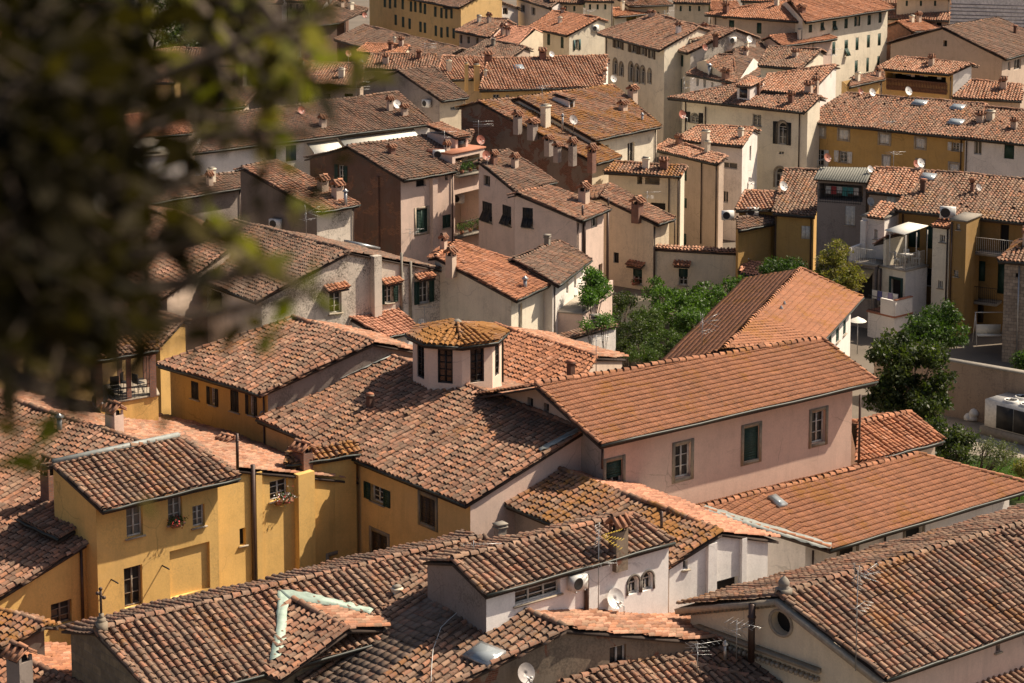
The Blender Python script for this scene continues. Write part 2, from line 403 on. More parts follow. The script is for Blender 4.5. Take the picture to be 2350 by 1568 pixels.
def tile_field(mb, poly, style, mat, seed=0, lod=None, band=None):
    rng = np.random.default_rng(1000 + seed)
    P, n, u, v = plane_axes(poly)
    O = P[0]; q = (P - O) @ np.stack([u, v], 1)
    dist = np.linalg.norm(P.mean(0) - EYE)
    if lod is None: lod = 5 if dist < 112 else 3
    if style == 'rib':
        u0, u1 = q[:, 0].min(), q[:, 0].max(); k = int((u1 - u0) / .17)
        for i in range(k):
            c = u0 + (i + .5) * (u1 - u0) / k; xs = []
            for a_ in range(len(q)):
                a, b = q[a_], q[(a_ + 1) % len(q)]
                if (a[0] - c) * (b[0] - c) < 0: xs.append(a[1] + (b[1] - a[1]) * (c - a[0]) / (b[0] - a[0]))
            if len(xs) < 2: continue
            V = [O + u * (c + du_) + v * vv + n * h_ for vv in (min(xs) - .25, max(xs)) for du_, h_ in ((-.085, 0), (-.04, .05), (.04, .05), (.085, 0))]
            mb.add(V, [(0, 1, 5, 4), (1, 2, 6, 5), (2, 3, 7, 6), (0, 3, 2, 1)], M('rib'), .5, .5)
        return
    du, dv = {'coppo': (.30, .36) if dist < 86 else ((.275, .34) if dist < 118 else (.25, .30)), 'mars': (.23, .33), 'slab': (.37, .40)}[style]
    u0, u1 = q[:, 0].min(), q[:, 0].max()
    nc = max(1, int(round((u1 - u0) / du))); duu = (u1 - u0) / nc
    uc, vs, ln, ci, ri = [], [], [], [], []
    for k in range(nc + 1 if style == 'coppo' else nc):
        c = u0 + duu * (k + (0 if style == 'coppo' else .5)); c = min(max(c, u0 + .03), u1 - .03)
        xs = []
        for i in range(len(q)):
            a, b = q[i], q[(i + 1) % len(q)]
            if (a[0] - c) * (b[0] - c) < 0: xs.append(a[1] + (b[1] - a[1]) * (c - a[0]) / (b[0] - a[0]))
        xs.sort()
        for j in range(0, len(xs) - 1, 2):
            a, b = xs[j] - .05, xs[j + 1]
            if b - a < .1: continue
            nr = max(1, int(math.ceil((b - a) / dv - .25)))
            for r in range(nr):
                s = a + r * dv; e = min(b + .02, s + dv * 1.13)
                uc.append(c); vs.append(s); ln.append(max(.08, e - s)); ci.append(k); ri.append(r)
    uc, vs, ln, ci, ri = map(np.array, (uc, vs, ln, ci, ri)); k = len(uc)
    if k == 0: return
    sag = .055 * np.sin(uc * .8 + seed) * np.sin(vs * .7 + seed * 2) + .025 * np.sin(uc * 2.3 + vs * 1.3) + .012 * np.sin(uc * 5.1)
    if style == 'mars': sag *= .3
    amp = 1.0 if style == 'coppo' else .3
    colj = rng.normal(0, .012, nc + 2)[ci] * amp + .02 * amp * np.sin(vs * 1.7 + ci * 2.4)
    bias = .5 + .5 * np.sin(uc * .7 + seed) * np.sin(vs * .55 + 1.7 * seed)
    rnd = np.clip(rng.random(k), 0, .999); rnd2 = np.clip(rng.random(k) * .75 + .25 * bias, 0, 1)
    if dist > 135: rnd2 = .5 + (rnd2 - .5) * .6
    isb = np.zeros(k, bool)
    if band is not None:           # a strip of columns relaid with flat grey slabs
        f = (uc - u0) / (u1 - u0)
        for b0, b1 in band: isb |= (f >= b0) & (f <= b1)
    if style == 'coppo':
        T, F, C = coppo_t(lod)
        dh = sag + rng.normal(0, .006, k); tw = rng.normal(0, .012, k)
        s = ~isb & (rng.random(k) > .004)
        V0 = vs + rng.normal(0, .018, k)
        cc = mb
        place(cc, T, F, mat, O, u, v, n, (uc + colj)[s], V0[s], ln[s], dh[s], tw[s], rnd[s], rnd2[s])
        place(cc, T[:len(T) // 2], C, M('endshade'), O, u, v, n, (uc + colj)[s], V0[s] + .012, ln[s], dh[s], tw[s], rnd[s], rnd2[s])
        Tp, Fp = pan_t(duu / 2)
        rp = np.clip(rng.random(k), 0, .999)
        s2 = ~isb & (uc < u1 - duu * .6)
        place(cc, Tp, Fp, mat, O, u, v, n, (uc + duu / 2)[s2], vs[s2], ln[s2], sag[s2], np.zeros(s2.sum()), rp[s2], (rnd2 * .55)[s2])
        if isb.any():
            Ts, Fs = slab_t(duu * .47)
            place(cc, Ts, Fs, tmat('slab'), O, u, v, n, uc[isb], vs[isb], ln[isb] * .93, (sag + rng.normal(0, .012, k))[isb], rng.normal(0, .02, k)[isb], rnd[isb], rnd2[isb])
    elif style == 'mars':
        T, F = mars_t(); rnd2 = .5 + (rnd2 - .5) * .45
        J = np.array([(-.12, .004, -.03), (.12, .004, -.03), (.12, .004, .075), (-.12, .004, .075)])
        place(mb, J, np.array([(0, 1, 2, 3)]), plain('mossy_tile_joint', (.10, .045, .028), .95), O, u, v, n, uc, vs, ln, sag, np.zeros(k), rnd, rnd2)
        place(mb, T, F, mat, O, u, v, n, uc, vs, ln, sag + rng.normal(0, .003, k), np.zeros(k), rnd, rnd2)
    else:
        T, F = slab_t(duu * .47)
        place(mb, T, F, mat, O, u, v, n, uc, vs, ln * .95, sag + rng.normal(0, .01, k), rng.normal(0, .02, k), rnd, rnd2)
def barrel_row(mb, a, b, mat, r=.125, L=.38, seed=0):
    rng = np.random.default_rng(seed + 5)
    a = np.asarray(a, float); b = np.asarray(b, float); d = b - a; D = np.linalg.norm(d)
    if D < .3: return
    d /= D; u = np.cross(d, (0, 0, 1.0)); u /= np.linalg.norm(u); n = np.cross(u, d)
    if n[2] < 0: n = -n; u = -u
    T, F, C = coppo_t(5); T = T.copy(); T[:, 0] *= r / .098; T[:, 2] *= r / .098
    k = max(1, int(D / L)); vs = np.arange(k) * (D / k)
    place(mb, T, F, mat, a, u, d, n, rng.normal(0, .012, k), vs, np.full(k, D / k * 1.12), rng.normal(0, .010, k) + .03 * np.sin(vs * 1.1 + seed), rng.normal(0, .02, k), rng.random(k) * .999, rng.random(k))
    place(mb, T[:6], C, M('endshade'), a, u, d, n, np.zeros(k), vs + .01, np.full(k, .1), np.zeros(k), np.zeros(k), rng.random(k), rng.random(k))
def slab_poly(mb, poly, t, mat, lift=-.10):
    P = np.asarray(poly, float) + np.array([0, 0, lift]); k = len(P); Q = P - np.array([0, 0, t])
    n = np.zeros(3)
    for i in range(k): n += np.cross(P[i], P[(i + 1) % k])
    if n[2] < 0: P = P[::-1]; Q = Q[::-1]
    F = [tuple(range(k)), tuple(range(2 * k - 1, k - 1, -1))] + [(i, i + k, (i + 1) % k + k, (i + 1) % k) for i in range(k)]
    mb.add(np.concatenate([P, Q]), F, mat)
def x2(p, d, q, e):
    A = np.array([[d[0], -e[0]], [d[1], -e[1]]]); t = np.linalg.solve(A, np.array([q[0] - p[0], q[1] - p[1]])); return np.array([p[0] + d[0] * t[0], p[1] + d[1] * t[0]])
def unit(v):
    v = np.asarray(v, float); return v / np.linalg.norm(v)

# ------------------------------------------------------------------ wall with openings
class Face:
    def __init__(s, pts, out):
        """pts: 3-D outline (vertical plane); out: rough outward direction"""
        P = np.asarray(pts, float); s.P = P; s.o = P[0].copy()
        d = P[1] - P[0]; s.u = unit([d[0], d[1], 0]); s.n = np.array([s.u[1], -s.u[0], 0])
        if np.dot(s.n, out) < 0: s.n = -s.n
        s.holes = []; s.cols = None
    def uz(s, p3): d = np.asarray(p3) - s.o; return float(d @ s.u), float(p3[2])
    def w(s, u, z, dep=0): p = s.o + s.u * u - s.n * dep; return np.array([p[0], p[1], z])
    def pix(s, p): return hit(p, s.o, s.n)
    def rect(s, cx, cy, w, h):
        u0 = s.uz(s.pix((cx - w / 2, cy)))[0]; u1 = s.uz(s.pix((cx + w / 2, cy)))[0]
        z1 = s.pix((cx, cy - h / 2))[2]; z0 = s.pix((cx, cy + h / 2))[2]
        return min(u0, u1), max(u0, u1), z0, z1
    def build(s, mb, mat, rev=.22):
        outer = [Vector((*s.uz(p), 0)) for p in s.P]
        loops = [outer]
        us = [p.x for p in outer]; umin, umax = min(us), max(us)
        for hl in s.holes: loops.append([Vector((a, b, 0)) for a, b in hl['pts']])
        flat = [p for l in loops for p in l]
        tri = tessellate_polygon(loops)
        V = [s.w(p.x, p.y) for p in flat]
        flip = np.dot(np.cross(s.u, (0, 0, 1.0)), s.n) < 0
        F = []
        for t in tri:
            a, b, c = [np.array(flat[i][:2]) for i in t]
            ar = (b[0] - a[0]) * (c[1] - a[1]) - (b[1] - a[1]) * (c[0] - a[0])
            if abs(ar) < 1e-9: continue
            t = tuple(t) if (ar > 0) != flip else tuple(reversed(t))
            F.append(t)
        mb.add(V, F, mat, uv=[(p.x, p.y) for p in flat])
        for hl in s.holes:
            pts = hl['pts']; dep = hl.get('dep', rev); k = len(pts)
            V = [s.w(a, b) for a, b in pts] + [s.w(a, b, dep) for a, b in pts]
            mb.add(V, [(i, (i + 1) % k, (i + 1) % k + k, i + k) for i in range(k)], mat, uv=[(a, b) for a, b in pts] * 2)

def arch_pts(u0, u1, z0, z1, n=8):
    r = (u1 - u0) / 2; c = (u0 + u1) / 2; zs = z1 - r
    return [(u0, z0), (u1, z0)] + [(c + r * math.cos(math.pi * i / n), zs + r * math.sin(math.pi * i / n)) for i in range(n + 1)]

def _inside(poly, x, y, m=.05):
    c = False; k = len(poly); dm = 1e9
    for i in range(k):
        (x1, y1), (x2_, y2) = poly[i], poly[(i + 1) % k]
        if (y1 > y) != (y2 > y) and x < (x2_ - x1) * (y - y1) / (y2 - y1) + x1: c = not c
        L = math.hypot(x2_ - x1, y2 - y1)
        if L > 1e-6:
            t = max(0, min(1, ((x - x1) * (x2_ - x1) + (y - y1) * (y2 - y1)) / L / L)); dm = min(dm, math.hypot(x - x1 - t * (x2_ - x1), y - y1 - t * (y2 - y1)))
    return c and dm > m
def fit_rect(face, r):
    """shrink an opening until it lies inside its wall and clear of its neighbours"""
    u0, u1, z0, z1 = r; poly = [face.uz(p) for p in face.P]; h0 = z1 - z0
    for it in range(80):
        top = _inside(poly, u0, z1) and _inside(poly, u1, z1); bot = _inside(poly, u0, z0) and _inside(poly, u1, z0)
        if top and bot: break
        if not top: z1 -= h0 * .02
        if not bot: z0 += h0 * .02
        if z1 - z0 < h0 * .3: return None
    for hl in face.holes:
        xs = [p[0] for p in hl['pts']]; ys = [p[1] for p in hl['pts']]
        if u0 < max(xs) + .02 and u1 > min(xs) - .02 and z0 < max(ys) + .02 and z1 > min(ys) - .02: return None
    return u0, u1, z0, z1
def window(parent, face, r, kind, sh='green', frame='frame', far=False, sill=True, trim=None, dep=.2, bars=2, back=None):
    """kind: S closed shutters, O glass with shutters folded back, G glass, D dark opening,
    T louvred shutters with the lower half propped out, B roller blind half down, A arched glass"""
    r = fit_rect(face, r)
    if r is None: print('window dropped', parent.name, parent['label'][:40], kind); return None
    u0, u1, z0, z1 = r; w = u1 - u0; h = z1 - z0; f = face
    if kind == 'A': pts = arch_pts(u0, u1, z0, z1)
    elif kind == 'C': pts = [((u0 + u1) / 2 + w / 2 * math.cos(math.pi * i / 10), (z0 + z1) / 2 + h / 2 * math.sin(math.pi * i / 10)) for i in range(20)]
    else: pts = [(u0, z0), (u1, z0), (u1, z1), (u0, z1)]
    f.holes.append({'pts': pts, 'dep': dep})
    U, Nn, Z = f.u, f.n, np.array([0, 0, 1.0])
    mb = MB()
    mb.add([f.w(a, b, dep - .005) for a, b in pts], [tuple(range(len(pts)))], back or (M('dark') if kind in 'DLC' else M('glass')))
    win = mb.build('window', parent)
    def bx(b, a0, a1, b0, b1, d0, d1, m):
        b.box(f.w((a0 + a1) / 2, (b0 + b1) / 2, (d0 + d1) / 2), U * (a1 - a0) / 2, Nn * (abs(d1 - d0) / 2), Z * (b1 - b0) / 2, m)
    if kind in 'GOBTA' or kind == 'L':
        fb = MB(); fm = M(frame); t = .075; d0, d1 = dep - .075, dep - .012
        top = z1 - w / 2 if kind == 'A' else z1
        bx(fb, u0 + .003, u0 + t, z0 + .003, top - .003, d0, d1, fm); bx(fb, u1 - t, u1 - .003, z0 + .003, top - .003, d0, d1, fm)
        bx(fb, u0 + t, u1 - t, z0 + .004, z0 + t, d0, d1 - .002, fm)
        if kind == 'A':
            c = (u0 + u1) / 2; R = w / 2 - .003
            for i in range(8):
                a0, a1 = math.pi * i / 8, math.pi * (i + 1) / 8
                V = []
                for d in (d0, d1):
                    for rr, a in ((R, a0), (R, a1), (R - t, a1), (R - t, a0)): V.append(f.w(c + rr * math.cos(a), top + rr * math.sin(a), d))
                fb.add(V, [(0, 1, 2, 3), (7, 6, 5, 4), (3, 2, 6, 7), (0, 4, 5, 1)], fm)
            bx(fb, u0 + t, u1 - t, top - .02, top + .02, d0, d1 - .002, fm)
        else: bx(fb, u0 + t, u1 - t, z1 - t, z1 - .004, d0, d1 - .002, fm)
        n = 2 if w < 1.5 else max(2, int(w / .6))
        for i in range(1, n):
            c = u0 + w * i / n; bx(fb, c - .035, c + .035, z0 + t, top - t, d0 + .006, d1 - .004, fm)
        if not far:
            for i in range(1, bars + 1):
                c = z0 + h * i / (bars + 1)
                if c < top - .05: bx(fb, u0 + t, u1 - t, c - .016, c + .016, d0 + .012, d1 - .006, fm)
        fb.build('frame', win)
    def leaf(a0, a1, b0, b1, d, tilt=0):
        sb = MB(); m = M(sh); t = .05
        if tilt == 0:
            P = lambda a, b, q: f.w(a, b, q)
            pv = None
        nsl = 0 if far else max(4, int((b1 - b0) / .11))
        oz = np.array([0, 0, 1.0]); dirv = -oz * math.cos(tilt) + Nn * math.sin(tilt); thick = Nn * math.cos(tilt) + oz * math.sin(tilt)
        org = f.w((a0 + a1) / 2, b1, d)
        H = b1 - b0; W = a1 - a0
        def lb(x0, x1, y0, y1, th, off=0):
            sb.box(org + U * ((x0 + x1) / 2) + dirv * ((y0 + y1) / 2) + thick * off, U * (x1 - x0) / 2, dirv * (y1 - y0) / 2, thick * th / 2, m)
        if far: lb(-W / 2, W / 2, 0, H, .04)
        else:
            lb(-W / 2, -W / 2 + t, 0, H, .045); lb(W / 2 - t, W / 2, 0, H, .045)
            lb(-W / 2 + t, W / 2 - t, 0, t, .044); lb(-W / 2 + t, W / 2 - t, H - t, H, .044); lb(-W / 2 + t, W / 2 - t, t, H - t, .012, -.012)
            for i in range(nsl):
                y = t + (H - 2 * t) * (i + .5) / nsl
                c = org + dirv * y; e = unit(dirv * .8 + thick * .6)
                sb.box(c, U * (W / 2 - t), e * .038, np.cross(U, e) * .005, m)
        return sb.build('shutter', win)
    c = (u0 + u1) / 2
    if kind == 'S': leaf(u0 + .01, c - .004, z0 + .01, z1 - .01, .04); leaf(c + .004, u1 - .01, z0 + .01, z1 - .01, .04)
    if kind in 'OA' and sh:
        top = z1
        leaf(u0 - w * .5 - .02, u0 - .02, z0, top, -.03); leaf(u1 + .02, u1 + w * .5 + .02, z0, top, -.03)
    if kind == 'T':
        zm = z0 + h * .5
        leaf(u0 + .01, c - .004, zm, z1 - .01, .03); leaf(c + .004, u1 - .01, zm, z1 - .01, .03)
        leaf(u0 + .01, c - .004, z0, zm - .01, .02, .5); leaf(c + .004, u1 - .01, z0, zm - .01, .02, .5)
    if kind == 'F': leaf(u0 + .01, u1 - .01, z0 + .01, z1 - .01, .06)
    if kind == 'B':
        leaf(u0 + .01, u1 - .01, z1 - h * .5, z1 - .01, .06)
    if kind == 'C' and trim:
        tb = MB(); m = M(trim); V = []
        for d in (-.06, .02):
            for kk in (1.0, 1.22): V += [f.w((u0 + u1) / 2 + w / 2 * kk * math.cos(math.pi * i / 10), (z0 + z1) / 2 + h / 2 * kk * math.sin(math.pi * i / 10), d) for i in range(20)]
        F_ = []
        for i in range(20):
            j = (i + 1) % 20; F_ += [(i, j, 20 + j, 20 + i), (20 + i, 20 + j, 60 + j, 60 + i), (i, 40 + i, 40 + j, j)]
        tb.add(V, F_, m); tb.build('stone_surround', win)
    elif trim:
        tb = MB(); m = M(trim); k = .17 if w > .7 else .1
        if kind == 'A':
            R = w / 2; top = z1 - R
            bx(tb, u0 - k, u0 - .003, z0, top, -.03, .0, m); bx(tb, u1 + .003, u1 + k, z0, top, -.03, .0, m)
            for i in range(10):
                a0, a1 = math.pi * i / 10, math.pi * (i + 1) / 10
                V = [f.w(c + rr * math.cos(a), top + rr * math.sin(a), d) for d in (-.03, 0) for rr, a in ((R + .003, a0), (R + k, a0), (R + k, a1), (R + .003, a1))]
                tb.add(V, [(0, 1, 2, 3), (1, 5, 6, 2), (0, 3, 7, 4)], m)
        else:
            bx(tb, u0 - k, u0 - .003, z0 - k, z1 + k, -.03, .0, m); bx(tb, u1 + .003, u1 + k, z0 - k, z1 + k, -.03, .0, m)
            bx(tb, u0, u1, z1 + .003, z1 + k, -.028, .0, m); bx(tb, u0, u1, z0 - k, z0 - .003, -.028, .0, m)
        tb.build('stone_surround', win)
    elif sill and not far and kind not in 'NC':
        tb = MB(); bx(tb, u0 - .08, u1 + .08, z0 - .06, z0 - .003, -.09, .0, M('pietra')); tb.build('sill', win)
    return win
# ------------------------------------------------------------------ houses
HS = []
LAB = {}
class House:
    def __init__(s, name, label, A, B, C, D, ze=12.0, sl=.30, touch=None, roof='mix', wall='cream', walls=None, hip='', rear=1.0,
                 sr=None, oe=.45, orr=.12, base=4.9, style='coppo', shed=False, band=None, cat='house', gutter=True, walls_on='FRBL',
                 ridge=True, group='houses of the old town', rear_tiles=True, seed=None, rear_roof=None, touchf=None, dry=False):
        if touchf is not None:
            k_, q_, T_ = touchf; kw = {x: v for x, v in locals().items() if x not in ('s', 'touchf', 'dry', 'k_', 'q_', 'T_', 'kw', 'ze')}
            h_ = House(ze=ze, dry=True, **kw); P_ = h_.faces[k_].pix(q_) if k_ in h_.faces else h_.rearpt(q_)
            ze = ZC - (ZC - ze) * np.linalg.norm(T_ - EYE) / np.linalg.norm(P_ - EYE)
        s.roofm = tmat(roof); s.roofk = roof; s.rear_m = tmat(rear_roof or roof)
        if not dry: s.root = empty(name, label, cat, group=group)
        s.wallk = wall; s.wcols = walls or {}; s.style = style; s.band = band; s.hip = hip; s.shed = shed
        s.base = base; s.gut = gutter; s.ridge = ridge; s.rear_tiles = rear_tiles
        s.seed = len(HS) if seed is None else seed
        if not dry: HS.append(s)
        s.faces = {}; s.post = []
        def geo(ze):
            A3, B3 = at_z(A, ze), at_z(B, ze); d = unit([B3[0] - A3[0], B3[1] - A3[1], 0]); n2 = np.array([-d[1], d[0], 0])
            n = np.array([-sl * n2[0], -sl * n2[1], 1.0])
            return A3, B3, d, n2, n
        A3, B3, d, n2, n = geo(ze)
        if touch is not None:
            q, T = touch
            h0 = hit(q, A3, n); k = np.linalg.norm(T - EYE) / np.linalg.norm(h0 - EYE)
            ze = ZC - (ZC - ze) * k; A3, B3, d, n2, n = geo(ze)
        s.ze = ze
        C3, D3 = hit(C, A3, n), hit(D, A3, n)
        s.A, s.B, s.C, s.D, s.d, s.n2, s.n, s.sl = A3, B3, C3, D3, d, n2, n, sl
        sr = sl if sr is None else sr; s.sr = sr
        dist = (np.linalg.norm(A3 - EYE) + np.linalg.norm(B3 - EYE)) / 2; s.dist = dist; s.far = dist > 135
        wC, wD = float((C3 - A3) @ n2), float((D3 - A3) @ n2)
        if not dry: print('%-22s ze %.1f ridge %.1f/%.1f  len %.1f  w %.1f/%.1f dist %.0f' % (name + str(len(HS)), ze, D3[2], C3[2], np.linalg.norm(B3 - A3), wD, wC, dist))
        def lim(v):
            t = float(v @ d); nn = float(v @ n2)
            if nn < .05: return n2.copy()
            t = max(-.8, min(.8, t / nn)); return n2 + d * t
        rr = lim(C3 - B3); ll = lim(D3 - A3)
        flat = lambda v: np.array([v[0], v[1]])
        if not shed:
            if 'R' in hip: rr = n2.copy(); E2 = B3 + rr * wC * (1 + rear)
            else: E2 = C3 + rr * wC * rear
            if 'L' in hip: ll = n2.copy(); F2 = A3 + ll * wD * (1 + rear)
            else: F2 = D3 + ll * wD * rear
            # rear plane holds the ridge and falls away at slope sr
            rd = C3 - D3; rdh = unit([rd[0], rd[1], 0]); bn = np.array([-rdh[1], rdh[0], 0])
            if bn @ n2 < 0: bn = -bn
            def rz(p):
                v = np.array([p[0] - D3[0], p[1] - D3[1], 0]); L = float(v @ rdh); t = L / (np.linalg.norm(rd[:2]) + 1e-9)
                return D3[2] + rd[2] * t - sr * float(v @ bn)
            s.E = np.array([E2[0], E2[1], rz(E2)]); s.F = np.array([F2[0], F2[1], rz(F2)])
            s.rz = rz
        else: s.E, s.F = C3, D3
        s.fz = lambda p: A3[2] + sl * float((np.array([p[0] - A3[0], p[1] - A3[1], 0])) @ n2)
        # wall corners
        oL = oe if 'L' in hip else orr; oR = oe if 'R' in hip else orr
        inL = np.array([ll[1], -ll[0]]); inL /= np.linalg.norm(inL)
        if inL @ flat(d) < 0: inL = -inL
        inR = np.array([rr[1], -rr[0]]); inR /= np.linalg.norm(inR)
        if inR @ flat(d) > 0: inR = -inR
        pL = flat(A3) + inL * oL; pR = flat(B3) + inR * oR; pF = flat(A3 + n2 * oe)
        bd = flat(s.E - s.F); bd /= np.linalg.norm(bd); bin_ = np.array([bd[1], -bd[0]])
        if bin_ @ flat(n2) > 0: bin_ = -bin_
        pB = flat(s.F) + bin_ * (oe if not shed else .1)
        d2 = flat(d); l2, r2 = flat(ll), flat(rr)
        fl, fr = x2(pF, d2, pL, l2), x2(pF, d2, pR, r2); bl, br = x2(pB, bd, pL, l2), x2(pB, bd, pR, r2)
        t = .13
        zf = lambda p: s.fz(p) - t
        if shed: zb = zf
        else: zb = lambda p: s.rz(p) - t
        if hip: ztop = min(zf(fl), zf(fr)); 
        V3 = lambda p, z: np.array([p[0], p[1], z])
        b0 = base
        def quad(p, q, zp, zq, apex=None):
            L = [V3(p, b0), V3(q, b0), V3(q, zq)]
            if apex is not None: L.append(apex)
            return L + [V3(p, zp)]
        ap = {}
        for k, p0, l in (('L', pL, l2), ('R', pR, r2)):
            if not shed and k not in hip:
                rdir = flat(C3 - D3); a = x2(p0, l, flat(D3), rdir); ap[k] = V3(a, min(s.fz(a), s.rz(a)) - t)
        zbl = zb(bl) if 'L' not in hip else min(zf(fl), zb(bl)); zbr = zb(br) if 'R' not in hip else min(zf(fr), zb(br))
        s.faces['F'] = Face(quad(fl, fr, zf(fl), zf(fr)), -n2)
        s.faces['R'] = Face(quad(fr, br, zf(fr), zbr, ap.get('R')), np.array([-inR[0], -inR[1], 0]))
        s.faces['B'] = Face(quad(br, bl, zbr, zbl), n2)
        s.faces['L'] = Face(quad(bl, fl, zbl, zf(fl), ap.get('L')), np.array([-inL[0], -inL[1], 0]))
        s.won = walls_on
        if not dry: s._roof()
    # -- roof
    def _roof(s):
        mb = MB(); m = s.roofm; A, B, C, D, E, F = s.A, s.B, s.C, s.D, s.E, s.F
        polys = [[A, B, C, D]]
        tile_field(mb, polys[0], s.style, m, s.seed, band=s.band)
        slab_poly(mb, polys[0], .10, M('wood'))
        if not s.shed:
            rp = [D, C, E, F]
            slab_poly(mb, rp, .10, M('wood'))
            if s.rear_tiles: tile_field(mb, rp, s.style, s.rear_m, s.seed + 300)
            for k, p in (('L', [F, A, D]), ('R', [B, E, C])):
                if k in s.hip:
                    slab_poly(mb, p, .10, M('wood')); tile_field(mb, p, s.style, m, s.seed + 600)
            if s.ridge:
                barrel_row(mb, D, C, m, seed=s.seed)
                if 'L' in s.hip: barrel_row(mb, A, D, m, .11); barrel_row(mb, F, D, m, .11)
                if 'R' in s.hip: barrel_row(mb, B, C, m, .11); barrel_row(mb, E, C, m, .11)
        # verge tiles on the rakes
        if s.style not in ('slab', 'rib'):
            for a, b, k in ((A, D, 'L'), (B, C, 'R')):
                if k not in s.hip: barrel_row(mb, a + np.array([0, 0, .02]), b + np.array([0, 0, .02]), m, .10, seed=s.seed + 3)
        s.roof = mb.build('roof', s.root)
        if s.gut:
            g = MB(); o = -s.n2 * .07 + np.array([0, 0, -.04])
            g.tube([A + o + (B - A) * i_ / 9 + np.array([0, 0, .022 * math.sin(i_ * 1.7 + s.seed)]) for i_ in range(10)], .055, M('gutter'), 6); g.build('gutter', s.root)
    def rpt(s, p): return hit(p, s.A, s.n)
    def rearpt(s, p):
        n = np.cross(s.C - s.D, s.E - s.D); return hit(p, s.D, n)
    def fpt(s, k, p): return s.faces[k].pix(p)
    # -- openings
    def win(s, k, L, kind='S', **kw):
        f = s.faces[k]; kw.setdefault('far', s.dist > 120)
        for cx, cy, w, h in L:
            r = f.rect(cx, cy, w, h)
            window(s.root, f, r, kind, **kw)
        return s
    def hood(s, k, cx, cy, w):     # little tiled canopy over a window
        f = s.faces[k]; u0, u1, z0, z1 = f.rect(cx, cy, w, 4)
        a = f.w(u0, z0, -.5); b = f.w(u1, z0, -.5); c = f.w(u1, z0 + .22, 0); d = f.w(u0, z0 + .22, 0)
        mb = MB(); tile_field(mb, [a, b, c, d], 'coppo', tmat('orange'), s.seed); slab_poly(mb, [a, b, c, d], .06, M('wood')); mb.build('window_canopy', s.root)
    def pipe(s, k, px, y0, y1, r=.05, mat='copper'):
        f = s.faces[k]; a = f.pix((px, y0)) + f.n * .09; b = f.pix((px, y1)) + f.n * .09
        b = np.array([a[0], a[1], b[2]])
        mb = MB(); mb.tube([a - f.n * .0 + np.array([0, 0, .0]), b], r, M(mat), 7); mb.build('drainpipe', s.root)
    def strip(s, k, x0, x1, y0, y1, out=.25, mat=None):   # pilaster / buttress on a wall, by its outline
        f = s.faces[k]; c = ((x0 + x1) / 2, (y0 + y1) / 2); u0, u1, z0, z1 = f.rect(c[0], c[1], x1 - x0, y1 - y0)
        mb = MB(); mb.box(f.w((u0 + u1) / 2, (z0 + z1) / 2, -out / 2 + .01), f.u * (u1 - u0) / 2, f.n * (out / 2 + .01), (0, 0, (z1 - z0) / 2), mat or wmat(s.wcols.get(k, s.wallk)), True)
        mb.build('pilaster', s.root)
    def chim(s, px, py, w, h, kind='tile', wall=None, on='roof'):
        p = on if not isinstance(on, str) else (s.rpt((px, py)) if on == 'roof' else s.rearpt((px, py)))
        sc = np.linalg.norm(p - EYE) / FP; W = w * sc * .86; Hh = h * sc * 1.02
        chimney(s.roof, p, W, Hh, kind, math.atan2(s.d[1], s.d[0]), wall)
        return s
    def sky(s, px, py, w=1.0, h=1.2, on='roof'):
        p = s.rpt((px, py)); mb = MB(); u = s.d; v = unit(np.cross(unit(s.n), u)); n = unit(s.n)
        mb.box(p + n * .09, u * w / 2, v * h / 2, n * .09, M('metal')); o = mb.build('skylight', s.roof)
        g = MB(); g.box(p + n * .185, u * (w / 2 - .1), v * (h / 2 - .1), n * .006, M('skyglass')); g.build('pane', o)
        return s
    def finish(s):
        by = {}
        for k in s.won:
            if k in s.faces: by.setdefault(s.wcols.get(k, s.wallk), []).append(k)
        mb = MB()
        for wk, ks in by.items():
            for k in ks: s.faces[k].build(mb, wmat(wk))
        if mb.n: mb.build('wall', s.root)

